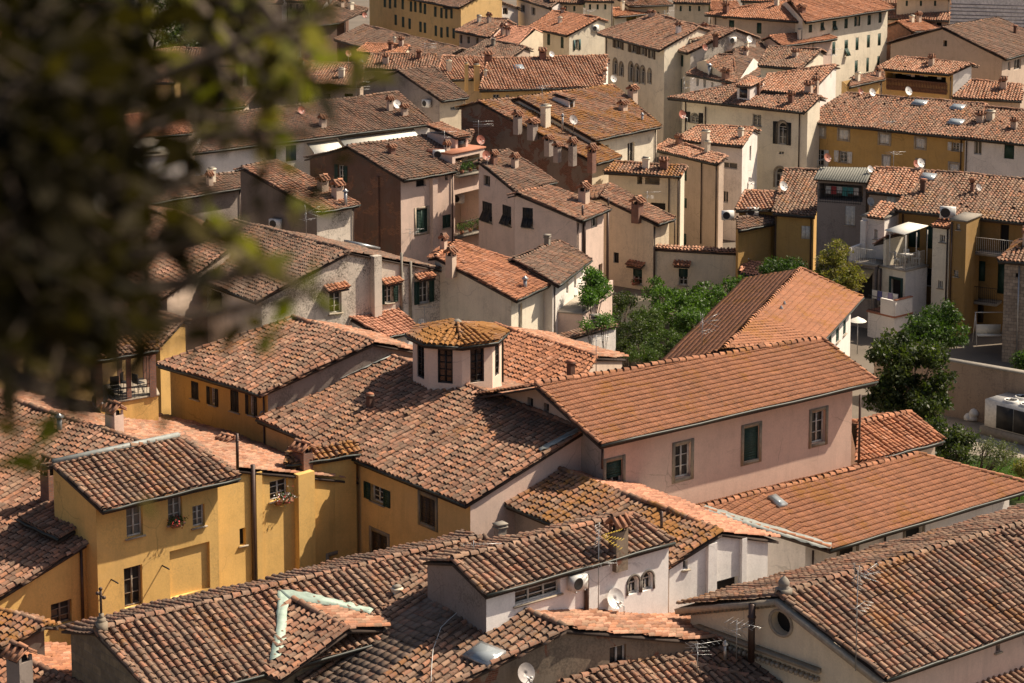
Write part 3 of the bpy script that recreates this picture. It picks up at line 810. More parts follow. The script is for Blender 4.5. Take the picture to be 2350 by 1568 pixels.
def chimney(parent, p, W, H, kind, rz=0, wall=None):
    m = wmat(wall) if wall else {'tile': wmat('beige'), 'brick': M('brickc'), 'slabs': M('concrete'), 'white': wmat('white'), 'pot': wmat('brown'), 'stone': wmat('ruin'), 'box': wmat('pale')}.get(kind, M('concrete'))
    p = np.asarray(p, float); up = np.array([0, 0, 1.0])
    mb = MB(); ca, sa = math.cos(rz), math.sin(rz); U = np.array([ca, sa, 0]); Vv = np.array([-sa, ca, 0])
    if kind == 'pipe':
        mb.tube([p - up * .3, p + up * (H - .15)], W / 2, M('metal'), 10); mb.lathe(p + up * (H - .18), [(W * .9, 0), (W * .95, .04), (.02, .2)], M('metal'), 10)
        return mb.build('chimney', parent)
    if kind == 'dpipe':
        mb.tube([p - up * .3, p + up * H], W / 2, M('copper'), 10); mb.tube([p + up * H * .72, p + up * (H * .76)], W * .62, M('copper'), 10)
        return mb.build('chimney', parent)
    hb = H * (.62 if kind in ('tile', 'brick', 'white', 'stone') else .72 if kind == 'slabs' else .86)
    mb.abox(p + up * (hb / 2 - .3), W, W * .8, hb + .6, m, rz, True)
    if kind in ('tile', 'brick', 'white', 'stone'):
        for sx in (-1, 1):
            for sy in (-1, 1): mb.abox(p + U * sx * W * .42 + Vv * sy * W * .32 + up * (hb + (H - hb) * .2), W * .14, W * .14, (H - hb) * .42, m, rz, True)
        mb.abox(p + up * (hb + (H - hb) * .18), W * .6, W * .45, (H - hb) * .36, M('dark'), rz)
        mb.build_o = mb.build('chimney', parent)
        c = MB(); z = hb + (H - hb) * .40; t = (H - hb) * .6; k = .62
        a0 = p + up * z; rdg = a0 + up * t; mm = tmat('mix')
        for sg in (-1, 1):
            e0 = a0 - U * W * k * 0 + Vv * sg * W * k; q = [e0 - U * W * k, e0 + U * W * k, rdg + U * W * k, rdg - U * W * k]
            if sg > 0: q = q[::-1]
            slab_poly(c, q, .05, mm, 0); 
            for j in range(3):
                x = (-.66 + .66 * j) * W * k * 1.2; c.tube([e0 + U * x + up * .04, rdg + U * x + up * .04], .07, mm, 6)
        barrel_row(c, rdg - U * W * k, rdg + U * W * k, mm, .10)
        c.build('chimney_cap', mb.build_o)
    elif kind == 'slabs':
        for j in range(3): mb.abox(p + up * (hb + (j + .5) * (H - hb) / 3), W * (1.25 - .1 * (j % 2)), W * (1.05 - .1 * (j % 2)), (H - hb) / 3 * .6, M('concrete'), rz)
        mb.abox(p + up * (hb + (H - hb) * .45), W * .8, W * .6, (H - hb) * .85, M('dark'), rz); mb.build('chimney', parent)
    else:
        mb.abox(p + up * (hb + .05), W * 1.18, W * .98, .1, m, rz)
        if kind == 'pot':
            mb.abox(p + up * (hb + (H - hb) * .55), W * .75, W * .6, (H - hb) * .8, M('brickc'), rz, True); mb.abox(p + up * (H + .02), W * 1.05, W * .9, .08, M('terracotta'), rz)
        else: mb.abox(p + up * (hb + .14), W * .9, W * .7, .1, M('concrete'), rz)
        mb.build('chimney', parent)
def _skyglass():
    m, nt, b = new_mat('skylight_glass'); b.inputs['Base Color'].default_value = (.28, .31, .33, 1); b.inputs['Roughness'].default_value = .12
    MATS['skyglass'] = m; return m
_M0 = M
def M(k):
    if k == 'skyglass': return MATS.get('skyglass') or _skyglass()
    return _M0(k)

# ------------------------------------------------------------------ roof clutter
def dish(foot, cx, cy, dpx, mat, label, az=None, group='satellite dishes'):
    """foot: point on roof or wall below; reflector stands at the same depth"""
    p = np.asarray(foot, float); t = float((p - EYE) @ FWD); c0 = EYE + ray((cx, cy)) * t; dia = dpx * t / FP * 1.03
    r = empty('satellite_dish', label, 'satellite dish', group=group); p = np.asarray(p, float)
    ax = unit([.55, -.75, .38]) if az is None else unit(az)
    c = c0 - ax * dia * .1
    mb = MB(); R = dia / 2
    mb.lathe(c, [(R, R * .28), (R * .75, R * .15), (R * .4, R * .045), (.01, 0), (.01, -.03), (R * .4, .0), (R * .78, R * .11), (R * 1.0, R * .25), (R, R * .28)], M(mat), 20, ax)
    mb.build('reflector', r)
    m2 = MB(); m2.tube([p - np.array([0, 0, .25]), np.array([p[0], p[1], max(p[2] + .1, c[2] - R * .6)]) , c - ax * .12, c - ax * .02], .025, M('metal'), 6)
    m2.build('mast', r)
    m3 = MB(); tip = c + ax * R * 1.1 - np.array([0, 0, R * .5]); m3.tube([c - np.array([0, 0, R * .95]) + ax * R * .2, tip], .014, M('metal'), 5); m3.lathe(tip, [(.01, -.05), (.045, -.04), (.045, .06), (.01, .07)], M('plastic'), 8, ax); m3.build('feed_arm', r)
    return r
def aerial(p, H, label, kind='yagi', rz=0.3, mat='metal', group='television aerials'):
    r = empty('television_aerial', label, 'aerial', group=group); p = np.asarray(p, float); up = np.array([0, 0, 1.0])
    m = MB(); m.tube([p - up * .3, p + up * H], [.02, .014], M('metal'), 6); m.build('mast', r)
    def yagi(z, a, L, n, w, tm=mat, vert=False, nm='yagi'):
        b = MB(); dv = np.array([math.cos(a), math.sin(a), 0]); sd = np.array([-math.sin(a), math.cos(a), 0]) if not vert else up
        c = p + up * z; b.tube([c - dv * L * .25, c + dv * L * .75], .011, M('metal'), 5)
        for i in range(n):
            q = c + dv * (L * (-.25 + i / (n - 1))); ww = w * (1.0 - .35 * i / n); b.tube([q - sd * ww / 2, q + sd * ww / 2], .007, M('metal'), 4)
        b.build(nm, r)
    if kind == 'yagi': yagi(H * .95, rz, 1.3, 7, .7); yagi(H * .72, rz + 1.2, 1.0, 4, 1.0)
    elif kind == 'panel':
        b = MB(); dv = np.array([math.cos(rz), math.sin(rz), 0]); sd = np.array([-math.sin(rz), math.cos(rz), 0])
        for tl in (-.45, 0.0, .45):
            e = unit(dv + up * tl); c = p + up * H * .93 + dv * .1; b.tube([c, c + e * .8], .010, M(mat), 5)
            for i in range(7): q = c + e * (.15 + .12 * i); b.tube([q - sd * .15, q + sd * .15], .009, M('yellowm' if mat == 'yellowm' else 'metal'), 4)
        for tl in (-1, 1):
            e = unit(up * tl - dv * .15); c = p + up * H * .93
            for k in (-.15, .15): b.tube([c + sd * k, c + sd * k + e * .45], .01, M('metal'), 4)
            for i in range(4): q = c + e * (.1 + .1 * i); b.tube([q - sd * .28, q + sd * .28], .008, M('metal'), 4)
        b.build('array', r); yagi(H * .6, rz + .5, .9, 4, .9)
    elif kind == 'comb':
        for z in (.92, .72, .6): yagi(H * z, rz, 1.5, 11, .35)
    elif kind == 'bars': yagi(H * .95, rz, 1.1, 6, .6); yagi(H * .85, rz + 1.6, .9, 3, 1.1)
    return r
def aircon(c, rz, label, w=.85, h=.62, group='air conditioning units'):
    r = empty('air_conditioner', label, 'air conditioner', group=group); c = np.asarray(c, float)
    mb = MB(); mb.abox(c + np.array([0, 0, h / 2]), w, .32, h, M('plastic'), rz); mb.build('case', r)
    fd = np.array([math.sin(rz), -math.cos(rz), 0]); q = c + np.array([0, 0, h / 2]) + fd * .163 - np.array([math.cos(rz), math.sin(rz), 0]) * w * .14
    g = MB(); g.lathe(q, [(.001, .004), (h * .36, .004), (h * .40, .012), (h * .42, .0)], M('iron'), 16, fd); g.build('fan_grille', r)
    for k in (-.3, .3):
        b = MB(); b.abox(c + np.array([math.cos(rz) * k * w, math.sin(rz) * k * w, -.03]), .05, .36, .05, M('metal'), rz); b.build('bracket', r)
    return r

# ------------------------------------------------------------------ foliage
def leaves(mb, C, size, mat, rng, aspect=.5, droop=None, rnd=None):
    k = len(C); d = rng.normal(size=(k, 3)); 
    if droop is not None: d = d * .8 + np.asarray(droop)
    d /= np.linalg.norm(d, axis=1)[:, None]
    e = rng.normal(size=(k, 3)); e -= d * np.sum(e * d, 1)[:, None]; e /= np.linalg.norm(e, axis=1)[:, None]
    n = np.cross(d, e)
    L = size * rng.uniform(.65, 1.25, k)[:, None]; W = L * aspect * rng.uniform(.8, 1.2, k)[:, None]
    P = np.stack([C, C + d * L * .42 + e * W * .5 + n * L * .06, C + d * L, C + d * L * .42 - e * W * .5 + n * L * .06], 1)
    Q = np.arange(4 * k).reshape(k, 4)
    r = rng.random(k) if rnd is None else rnd
    mb.add(P.reshape(-1, 3), Q, mat, np.repeat(r, 4), .5)
LEAF = {
 'shrub': [(.022, .042, .010), (.042, .078, .017), (.065, .115, .026), (.03, .06, .015)],
 'dark':  [(.016, .028, .008), (.03, .046, .012), (.05, .068, .018), (.085, .10, .038)],
 'laurel':[(.032, .062, .012), (.06, .115, .022), (.088, .155, .03), (.042, .08, .016)],
 'round': [(.030, .055, .011), (.055, .09, .018), (.08, .12, .026), (.04, .07, .014)],
 'bright':[(.045, .095, .018), (.08, .155, .028), (.10, .19, .04), (.055, .115, .028)],
 'olive': [(.09, .10, .05), (.13, .14, .08), (.07, .09, .04), (.17, .17, .11)],
 'gold':  [(.06, .085, .015), (.15, .15, .03), (.24, .19, .06), (.10, .12, .02)],
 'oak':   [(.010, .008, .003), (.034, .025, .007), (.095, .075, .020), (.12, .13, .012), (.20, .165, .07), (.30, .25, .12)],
}
def tree(name, label, blobs, base, mat='shrub', n=6000, size=.2, trunk=.14, seed=0, cat='tree', clump=.38, group=None, aspect=.5, nc=None):
    """blobs: list of (centre xyz, rx, ry, rz)"""
    rng = np.random.default_rng(seed + 50); r = empty(name, label, cat, group=group)
    vol = np.array([b[1] * b[2] * b[3] for b in blobs]) ** .67; vol /= vol.sum()
    base = np.asarray(base, float); mb = MB(); tb = MB(); m = leaf_mat('leaves_' + mat, LEAF[mat])
    for (c, rx, ry, rz), f in zip(blobs, vol):
        c = np.asarray(c, float); kc = max(8, int((nc or 90) * f))
        q = rng.normal(size=(kc, 3)); q /= np.linalg.norm(q, axis=1)[:, None]; q *= (rng.uniform(.35, 1.05, kc) ** .6)[:, None]
        q[:, 2] = np.where(q[:, 2] < -.5, q[:, 2] * .6, q[:, 2])
        cc = c + q * np.array([rx, ry, rz]); per = max(6, int(n * f / kc)); cs = clump * rng.uniform(.7, 1.35, kc)
        g = rng.normal(size=(kc, per, 3)); g /= np.linalg.norm(g, axis=2)[..., None]; g *= (rng.random((kc, per, 1)) ** .45) * cs[:, None, None] * np.array([1, 1, .75])
        pts = (cc[:, None, :] + g).reshape(-1, 3); cr = np.repeat(rng.random(kc), per) * .55 + rng.random(kc * per) * .45
        leaves(mb, pts, size, m, rng, aspect, rnd=cr)
        for j in range(0, kc, max(1, kc // 7)):
            mid = (base * .4 + c * .6) + rng.normal(0, .1, 3); tb.tube([base + (c - base) * .35, mid, cc[j]], [trunk * .45, trunk * .3, .02], M('bark'), 5)
    top = np.mean([np.asarray(b[0]) for b in blobs], 0)
    tb.tube([base - np.array([0, 0, .2]), base * .65 + top * .35, base * .35 + top * .65], [trunk, trunk * .75, trunk * .4], M('bark'), 8)
    mb.build('crown', r); tb.build('trunk', r); return r
def nearer(T, k): return EYE + (np.asarray(T) - EYE) * k
# ================= the near rows of roofs
pinkhall = House('pink_hall', 'long pink hall with tan tiled gable roof and stone framed windows', (1378, 1021), (2012, 875), (1885, 778), (1229, 884),
    ze=13, sl=.33, roof='mars', style='mars', wall='pink', walls={'L': 'beige'}, oe=.76, orr=.8, rear=1.0)
turreth = House('tiled_house', 'wide old house whose brown tiled slope carries the octagonal turret', (590, 963), (1068, 1158), (1340, 988), (895, 819),
    sl=.30, touch=((1335, 988), pinkhall.fpt('L', (1335, 988))), roof='mix', wall='gold', walls={'R': 'rose'}, rear=.8, oe=.35)
h10 = House('yellow_house', 'yellow house with a row of dark shutters under the eave and a grey end wall', (362, 836), (597, 905), (857, 786), (672, 730),
    sl=.30, touchf=('R', (720, 905), turreth.rpt((720, 905))), roof='mix', wall='ochre', walls={'R': 'grey'}, rear=.5, rear_roof='rosy')
mossy = House('white_house', 'white buttressed house with a mossy roof and a pink tiled rear slope', (1037, 1106), (1520, 1307), (1657, 1221), (1150, 1029),
    sl=.30, touch=((1400, 1124), nearer(pinkhall.fpt('F', (1400, 1124)), .975)), roof='moss', rear_roof='fresh', wall='brightwhite', walls={'F': 'beige'}, rear=1.0)
orangel = House('white_hall', 'long low building with an even orange tiled roof and a pale grey shaded wall', (1905, 1261), (2381, 1118), (2107, 1042), (1605, 1167),
    sl=.33, touch=((1850, 1108), nearer(pinkhall.fpt('F', (1850, 1108)), .98)), roof='mars', style='mars', wall='white', oe=.9, rear=.35)
h17 = House('small_house', 'small orange tiled roof between the pink hall and the magnolia tree', (1966, 1064), (2165, 1012), (2090, 947), (1972, 971),
    sl=.33, touch=((1980, 1020), nearer(pinkhall.fpt('F', (1980, 1020)), 1.02)), roof='orange', wall='beige')
h2 = House('stone_church', 'old stone gabled building with an iron cross on its left gable', (370, 1609), (1200, 1386), (1110, 1233), (217, 1447),
    ze=9.49, sl=.27, roof='old', wall='ashlar', rear=.55, rear_roof='dark')
h3 = House('grey_house', 'grey walled house whose near roof has a band of flat slabs and a skylight', (540, 1497), (880, 1650), (1300, 1443), (985, 1310),
    sl=.27, touch=((885, 1384), h2.rpt((885, 1384))), roof='old', rear_roof='rosy', wall='ruin', band=[(.40, .60)], rear=1.1)
white = House('white_house', 'white house with two small arched windows and a mossy brown roof', (1115, 1364), (1547, 1242), (1450, 1181), (1037, 1287),
    sl=.28, touchf=('F', (1450, 1412), h3.rearpt((1450, 1412))), roof='old', wall='brightwhite', walls={'L': 'grey'}, rear=.9, oe=.14)
yel = House('yellow_house', 'broad yellow gabled house with brown downpipe and hooks on its sunlit wall', (-700, 1157), (-60, 1405), (485, 1070), (-70, 889),
    ze=9.0, sl=.30, roof='mix', rear_roof='rosy', wall='yellow', rear=1.9)
yel2 = House('yellow_house', 'raised yellow attic with a hipped brown roof edged in grey lead', (235, 1171), (550, 1096), (410, 1004), (122, 1066),
    sl=.30, touchf=('F', (400, 1300), nearer(yel.fpt('R', (400, 1300)), .985)), roof='old', wall='yellow', hip='R', rear=.25, oe=.65)
ped = House('church_hall', 'cream classical hall with round window in its pediment and a long brown roof', (2032, 1558), (2500, 1394), (2500, 1158), (1787, 1366),
    ze=9.5, sl=.36, roof='old', wall='creamwhite', walls={'F': 'rose'}, rear=1.0)
h4 = House('small_house', 'low tiled roof leaning against the grey wall below the white framed window', (1400, 1680), (1790, 1572), (1500, 1506), (1290, 1568),
    sl=.28, touch=((1418, 1530), h3.fpt('R', (1418, 1530))), roof='old', wall='beige', hip='R', rear=.1)
hip15 = House('hipped_hall', 'hall with a two tone hipped roof of flat brown and orange tiles', (1887, 784), (1980, 683), (1837, 618), (1662, 800), ze=10.2, sl=.3, roof='mars', style='mars', wall='white', oe=.7, rear=.9)
# ================= the middle of the town
h13 = House('tiled_house', 'house behind the octagonal turret with a clean orange roof and a beige gable', (1010, 840), (1290, 945), (1367, 819), (1137, 748),
    ze=11.0, sl=.30, roof='orange', rear_roof='rosy', wall='beige', oe=.3)
l4 = House('stained_house', 'white house with black stained end wall and green shutters behind the turret', (300, 585), (587, 692), (802, 577), (540, 508),
    ze=11.6, sl=.30, roof='dark', wall='white', walls={'R': 'stained'}, rear=1.15)
l6 = House('tiled_house', 'wide brown roof half hidden behind the leaves left of the stained house', (100, 548), (372, 684), (540, 560), (295, 465), ze=11.4, sl=.30, roof='mix', wall='beige', rear=.6)
l7 = House('tiled_house', 'low brown roof behind the leaves at the left edge below the white walled house', (-60, 738), (140, 672), (125, 620), (-80, 585), ze=10.0, sl=.3, roof='dark', wall='gold', rear=.7)
ahouse = House('grey_house', 'narrow dark grey house with a long tiled slope and a steel flue', (735, 487), (826, 470), (637, 370), (555, 385), ze=12, sl=.30, roof='mix', wall='stained', walls={'L': 'darkgrey'}, rear=.1)
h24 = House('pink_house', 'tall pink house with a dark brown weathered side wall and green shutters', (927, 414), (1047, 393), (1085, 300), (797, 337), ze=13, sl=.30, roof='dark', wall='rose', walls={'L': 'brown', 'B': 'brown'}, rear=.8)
h25 = House('pink_house', 'pink house with three propped black shutters and a long sloping roof', (1335, 507), (1402, 479), (1257, 428), (1187, 444), ze=11.2, sl=.30, roof='mix', wall='rose', rear=.15, gutter=True)
h25b = House('pink_house', 'upper wing of pink house stepping up behind the long sloping roof', (1187, 442), (1277, 418), (1165, 345), (1100, 372), sl=.30, touch=((1187, 442), nearer(h25.rpt((1187, 442)), 1.003)), roof='dark', wall='rose', rear=.15)
h34 = House('cream_house', 'cream house under a broad mossy roof with a small dormer', (1365, 322), (1517, 290), (1407, 197), (1190, 225), ze=14, sl=.30, roof='moss', wall='pale', rear=.35)
h35 = House('brick_house', 'house with crumbling brick side wall and a row of chimneys along its mossy edge', (1368, 376), (1425, 361), (1190, 228), (1097, 233), sl=.30,
    touch=((1300, 302), h34.fpt('L', (1300, 302))), roof='moss', wall='cream', walls={'L': 'brick'}, rear=.2)
h26 = House('cream_house', 'cream house with a brick chimney standing over the walled garden', (1510, 515), (1549, 502), (1400, 424), (1378, 452), ze=9.9, sl=.28, roof='mix', wall='cream', walls={'L': 'cream'}, rear=.3)
gard = House('garden_house', 'long low stained cream wall with two green blinds facing the garden', (1500, 570), (1700, 581), (1703, 573), (1502, 561), ze=8.1, sl=.25, roof='rosy', wall='cream', shed=True, oe=.08, gutter=False)
logg = House('loggia_house', 'cream house with an open brick pillared loggia under a mossy roof', (1386, 395), (1562, 405), (1575, 382), (1410, 373), ze=12.2, sl=.3, roof='moss', wall='cream', walls={'R': 'pale'}, rear=.25)
h22 = House('cream_house', 'cream house with a clean orange roof and tall narrow white windows', (1185, 689), (1292, 639), (1047, 554), (1000, 590), ze=10.6, sl=.26, roof='orange', wall='pale', rear=.1)
h23 = House('white_house', 'white house with a small brown hipped roof beside the wisteria', (1281, 655), (1357, 597), (1285, 555), (1180, 597), ze=10.7, sl=.3, roof='dark', wall='white', rear=.3)
hp = House('small_house', 'small orange tiled porch roof under the stained wall', (884, 775), (962, 757), (910, 709), (797, 726), sl=.3, touch=((905, 715), nearer(l4.fpt('R', (905, 715)), .999)), roof='fresh', wall='white', shed=True)
h27 = House('beige_house', 'beige stained house with a dark thick eave beside the white house', (1502, 343), (1645, 377), (1665, 360), (1535, 322), ze=12, sl=.3, roof='rosy', wall='beige', walls={'F': 'beige'}, rear=.3)
h28 = House('white_house', 'tall white house with a rosy roof and sunlit end wall in the middle distance', (1550, 320), (1703, 336), (1730, 294), (1600, 290), ze=12.6, sl=.3, roof='rosy', wall='white', rear=.6)
m3 = House('ochre_house', 'small ochre house with white blinds beside the grey loggia house', (1773, 490), (1870, 497), (1885, 392), (1800, 390), ze=10.8, sl=.3, roof='old', wall='ochre', rear=.3)
m3b = House('ochre_house', 'low ochre annexe with a dark roof left of the white blinds', (1694, 529), (1776, 513), (1778, 492), (1692, 503), ze=10.0, sl=.3, roof='dark', wall='ochre', rear=.3)
m3c = House('tiled_house', 'rosy tiled roof above the ochre annexe and the air conditioners', (1688, 483), (1782, 480), (1795, 441), (1710, 440), ze=10.9, sl=.3, roof='rosy', wall='ochre', rear=.3)
m2 = House('grey_house', 'grey rendered house with laundry loggia under a corrugated roof', (1868, 408), (1990, 416), (2000, 386), (1885, 384), ze=13.6, sl=.25, roof='slab', style='rib', wall='grey', rear=.3, ridge=False)
m1 = House('ochre_house', 'ochre house with balconies under the long brown roof at the right edge', (2054, 482), (2440, 521), (2440, 420), (2112, 392), ze=12.4, sl=.3, roof='old', wall='shadeochre', walls={'L': 'pale'}, rear=.4)
m1b = House('beige_house', 'beige house with grey shutters between the laundry loggia and the long roof', (1990, 440), (2087, 448), (2112, 393), (2008, 386), ze=13.1, sl=.3, roof='rosy', wall='beige', rear=.3)
l2 = House('white_house', 'white house with louvred shutters behind the leaves at the left edge', (-20, 424), (267, 394), (125, 318), (-60, 338), ze=12.0, sl=.3, roof='dark', wall='white', rear=.4)
l3 = House('tiled_house', 'narrow brown roof in front of the white walled house at the left edge', (-30, 560), (150, 540), (180, 500), (-10, 525), ze=10.5, sl=.3, roof='old', wall='gold', rear=.3)
l1 = House('terrace_house', 'reddish roofed house behind the terrace with white parasols', (172, 332), (440, 306), (420, 250), (120, 288), ze=13.0, sl=.3, roof='orange', wall='beige', rear=.4)
# openings
S = 'green'
pinkhall.win('F', [(1567, 1058, 36, 76), (1878, 980, 31, 72)], 'G', trim='stone').win('F', [(1724, 1018, 34, 76)], 'F', sh='green', trim='stone').win('F', [(1409, 1096, 37, 76)], 'B', trim='stone')
pinkhall.win('L', [(1217, 924, 13, 22), (1254, 936, 12, 20)], 'D')
turreth.win('F', [(866, 1135, 29, 38)], 'O', sh='green').win('F', [(982, 1173, 34, 62), (871, 1258, 36, 66)], 'S', sh='brownsh', trim='stone')
h10.win('F', [(394, 874, 14, 36)], 'F').win('F', [(447, 896, 17, 40), (538, 918, 19, 54)], 'S', sh='iron').win('F', [(488, 910, 12, 40), (577, 930, 12, 46)], 'O', sh='iron')
yel2.win('F', [(309, 1196, 38, 72), (402, 1170, 33, 64), (456, 1184, 28, 50)], 'G', back=M('curtain')).win('F', [(524, 1118, 24, 42)], 'G').win('F', [(306, 1346, 42, 92)], 'G', frame='woodframe').win('F', [(436, 1308, 92, 108)], 'N', dep=.14, back=wmat('yellow'))
yel.win('R', [(141, 1407, 48, 52)], 'G', frame='woodframe').win('R', [(640, 1120, 42, 54)], 'G').win('R', [(557, 1232, 14, 40)], 'D').win('R', [(780, 1300, 50, 60)], 'N', dep=.12, trim='stone', back=wmat('yellow'))
yel.strip('R', 677, 714, 1082, 1380, .3); yel.pipe('R', 577, 1066, 1380, .10); yel.pipe('R', 183, 1255, 1440, .06)
for q_ in ((255, 1330), (372, 1298), (18, 1402)):
    k_ = yel2.faces['F'] if q_[0] > 100 else yel.faces['R']; a_ = k_.pix(q_); mb_ = MB(); mb_.tube([a_ + k_.n * .0, a_ + k_.n * .55], .03, M('iron'), 6); mb_.build('wall_peg', (yel2 if q_[0] > 100 else yel).root)
yel.strip('R', 586, 600, 1082, 1380, .12)
white.win('F', [(1454, 1343, 24, 40), (1486, 1334, 24, 42)], 'A', sh=None, bars=0, trim='brickc').win('F', [(1234, 1354, 104, 44)], 'G', bars=2)
white.pipe('F', 1343, 1318, 1420, .09)
mossy.win('R', [(1573, 1297, 11, 20)], 'D').win('R', [(1666, 1356, 54, 54)], 'D', frame='woodframe')
mossy.strip('R', 1620, 1640, 1246, 1420, .14); mossy.strip('R', 1697, 1708, 1234, 1420, .14)
orangel.win('F', [(1945, 1276, 38, 54), (2097, 1230, 38, 54), (1804, 1318, 38, 50)], 'D', trim='stone'); orangel.pipe('F', 2028, 1225, 1300)
h3.win('R', [(1418, 1507, 38, 50)], 'G', bars=0)
ped.win('L', [(1793, 1430, 46, 52)], 'C', trim='pietra', dep=.35); ped.win('F', [(2290, 1488, 10, 16)], 'D')
pinkhall.pipe('F', 1971, 905, 1070, .06); pinkhall.pipe('F', 1379, 1030, 1075, .05)
h22.win('F', [(1194, 727, 9, 60), (1256, 705, 10, 74)], 'G', far=True); h23.win('F', [(1302, 657, 5, 33), (1320, 645, 5, 33)], 'G', far=True)
l4.win('R', [(770, 694, 28, 50)], 'G', far=False).win('R', [(892, 674, 20, 44), (973, 670, 22, 52)], 'O', far=False).win('R', [(1026, 672, 10, 18)], 'D')
l4.win('F', [(432, 675, 24, 44), (497, 692, 24, 48)], 'T', sh='iron'); l4.strip('R', 849, 866, 585, 725, .45); l4.pipe('R', 919, 580, 740, .08, 'concrete'); l4.pipe('R', 940, 600, 740, .08, 'concrete'); l4.pipe('R', 1040, 600, 705, .06, 'concrete')
l4.hood('R', 767, 659, 46); l4.hood('R', 895, 645, 36); l4.hood('R', 970, 634, 36)
h24.win('F', [(968, 507, 26, 54)], 'S', trim='pietra', far=False).win('F', [(1025, 508, 19, 30)], 'S', far=False).win('F', [(966, 420, 22, 17), (1025, 408, 7, 12)], 'D'); h24.strip('F', 987, 998, 400, 580, .3); h24.pipe('F', 1036, 396, 600, .05)
h24.win('L', [(783, 398, 14, 38)], 'O', far=False); h24.strip('L', 866, 872, 405, 580, .15)
h25.win('L', [(1211, 500, 24, 46)], 'T', sh='iron', far=False); h25b.win('L', [(1118, 487, 22, 46), (1163, 495, 20, 46)], 'T', sh='iron', far=False); h25b.win('L', [(1117, 415, 15, 24)], 'G', frame='woodframe')
h25.win('F', [(1364, 510, 14, 26)], 'G'); h25.win('F', [(1378, 622, 9, 32)], 'D'); h25.pipe('F', 1338, 505, 600, .12); h25.pipe('F', 1392, 485, 700, .10)
h26.win('F', [(1531, 531, 15, 30)], 'G'); h26.win('L', [(1414, 592, 12, 24)], 'G', frame='iron'); h26.win('L', [(1463, 635, 21, 35)], 'B', far=False); h26.hood('L', 1463, 607, 34); h26.pipe('F', 1546, 505, 580)
gard.win('F', [(1568, 636, 21, 38)], 'B', far=False); gard.hood('F', 1567, 605, 36)
logg.win('F', [(1422, 411, 58, 24), (1468, 412, 12, 22), (1497, 413, 34, 22)], 'N', dep=1.6, back=wmat('cream')); logg.win('F', [(1510, 474, 34, 16)], 'D'); logg.pipe('F', 1536, 405, 490)
h34.win('F', [(1448, 350, 16, 46)], 'G').win('F', [(1392, 338, 10, 10)], 'D')
h27.win('F', [(1571, 398, 10, 34)], 'S').win('F', [(1571, 466, 10, 23)], 'F', sh='green').win('F', [(1571, 552, 8, 32)], 'F'); h27.pipe('F', 1612, 370, 560)
h28.win('F', [(1672, 380, 40, 15), (1664, 452, 14, 27)], 'G').win('R', [(1722, 352, 4, 34)], 'D')
m3.win('F', [(1849, 534, 20, 30)], 'S', sh='whitesh'); m3b.win('F', [(1764, 545, 18, 36)], 'S', sh='whitesh'); m3.pipe('F', 1862, 500, 640)
m2.win('F', [(1930, 442, 100, 38)], 'N', dep=1.8, back=wmat('ochre')); m2.win('F', [(1951, 495, 22, 44)], 'S', sh='whitesh', far=False)
m1b.win('F', [(2045, 461, 22, 31)], 'S', sh='whitesh')
m1.win('F', [(2305, 546, 20, 60), (2440, 540, 18, 24)], 'D').win('F', [(2249, 622, 24, 46), (2300, 640, 22, 70)], 'F', sh='green').win('F', [(2245, 720, 24, 40)], 'S', sh='brownsh')
l2.win('F', [(15, 470, 22, 62), (112, 455, 22, 50), (240, 430, 22, 40)], 'S', sh='iron')

hip15.win('F', [(1905, 782, 7, 36), (1922, 766, 7, 36), (1938, 750, 6, 34)], 'S', sh='green', far=False)
# ================= the far rows
def FH(label, A, B, C, D, ze, roof='mix', wall='pale', **kw):
    kw.setdefault('sl', .32); kw.setdefault('rear', .5)
    return House(kw.pop('name', 'town_house'), label, A, B, C, D, ze=ze, roof=roof, wall=wall, **kw)
t1 = FH('long dark brown roof with red and white dishes above two white awnings', (440, 352), (995, 284), (912, 212), (520, 262), 12.5, 'dark', 'white', rear=.4)
t2 = FH('dark roofed house with a grey side wall and an air conditioner', (1014, 232), (1075, 224), (997, 155), (912, 162), 13.5, 'dark', 'cream', walls={'L': 'grey'}, rear=.9)
t3 = FH('narrow brown roofed cream house left of the yellow chimney stack', (836, 158), (1005, 160), (1000, 125), (850, 125), 14.0, 'mix', 'cream')
t4 = FH('brown roofed house behind the leaves with a dark doorway', (602, 191), (828, 197), (835, 148), (660, 141), 13.2, 'mix', 'beige')
t5 = FH('broad rosy roof with brick chimneys and a white end wall', (1100, 208), (1382, 200), (1394, 128), (1120, 136), 13.8, 'rosy', 'gold', walls={'R': 'white'})
t5b = FH('rosy roof strip left of the broad rosy roof', (1000, 185), (1118, 180), (1125, 133), (1015, 130), 13.9, 'rosy', 'cream')
t6 = FH('wide dark roof in front of the long yellow palazzo', (767, 91), (990, 152), (1057, 112), (835, 58), 13.6, 'dark', 'brown', rear=.5)
t7 = FH('small orange roofed attic on the wide dark roof', (818, 119), (926, 125), (938, 106), (842, 100), 14.2, 'orange', 'cream')
t8 = FH('white gabled house with a red dish on its end wall', (690, 64), (777, 53), (845, 21), (770, 5), 15.0, 'dark', 'white', walls={'F': 'brown'}, rear=.9)
t9 = FH('dark roof behind the white gabled house', (690, 32), (795, 30), (800, 0), (735, -5), 15.0, 'dark', 'brown')
t10 = FH('long yellow palazzo with two rows of dark shutters', (838, -22), (1052, 18), (1120, -20), (940, -60), 16.5, 'dark', 'gold', rear=.6)
t11 = FH('pale grey house with buttress beside the long yellow palazzo', (1017, 17), (1054, 21), (1110, -8), (1075, -15), 16.2, 'dark', 'white', rear=1.6)
t12 = FH('brown roof with pink end wall below the pale grey house', (1045, 71), (1122, 86), (1165, 45), (1102, 42), 15.0, 'mix', 'cream', walls={'R': 'rose'})
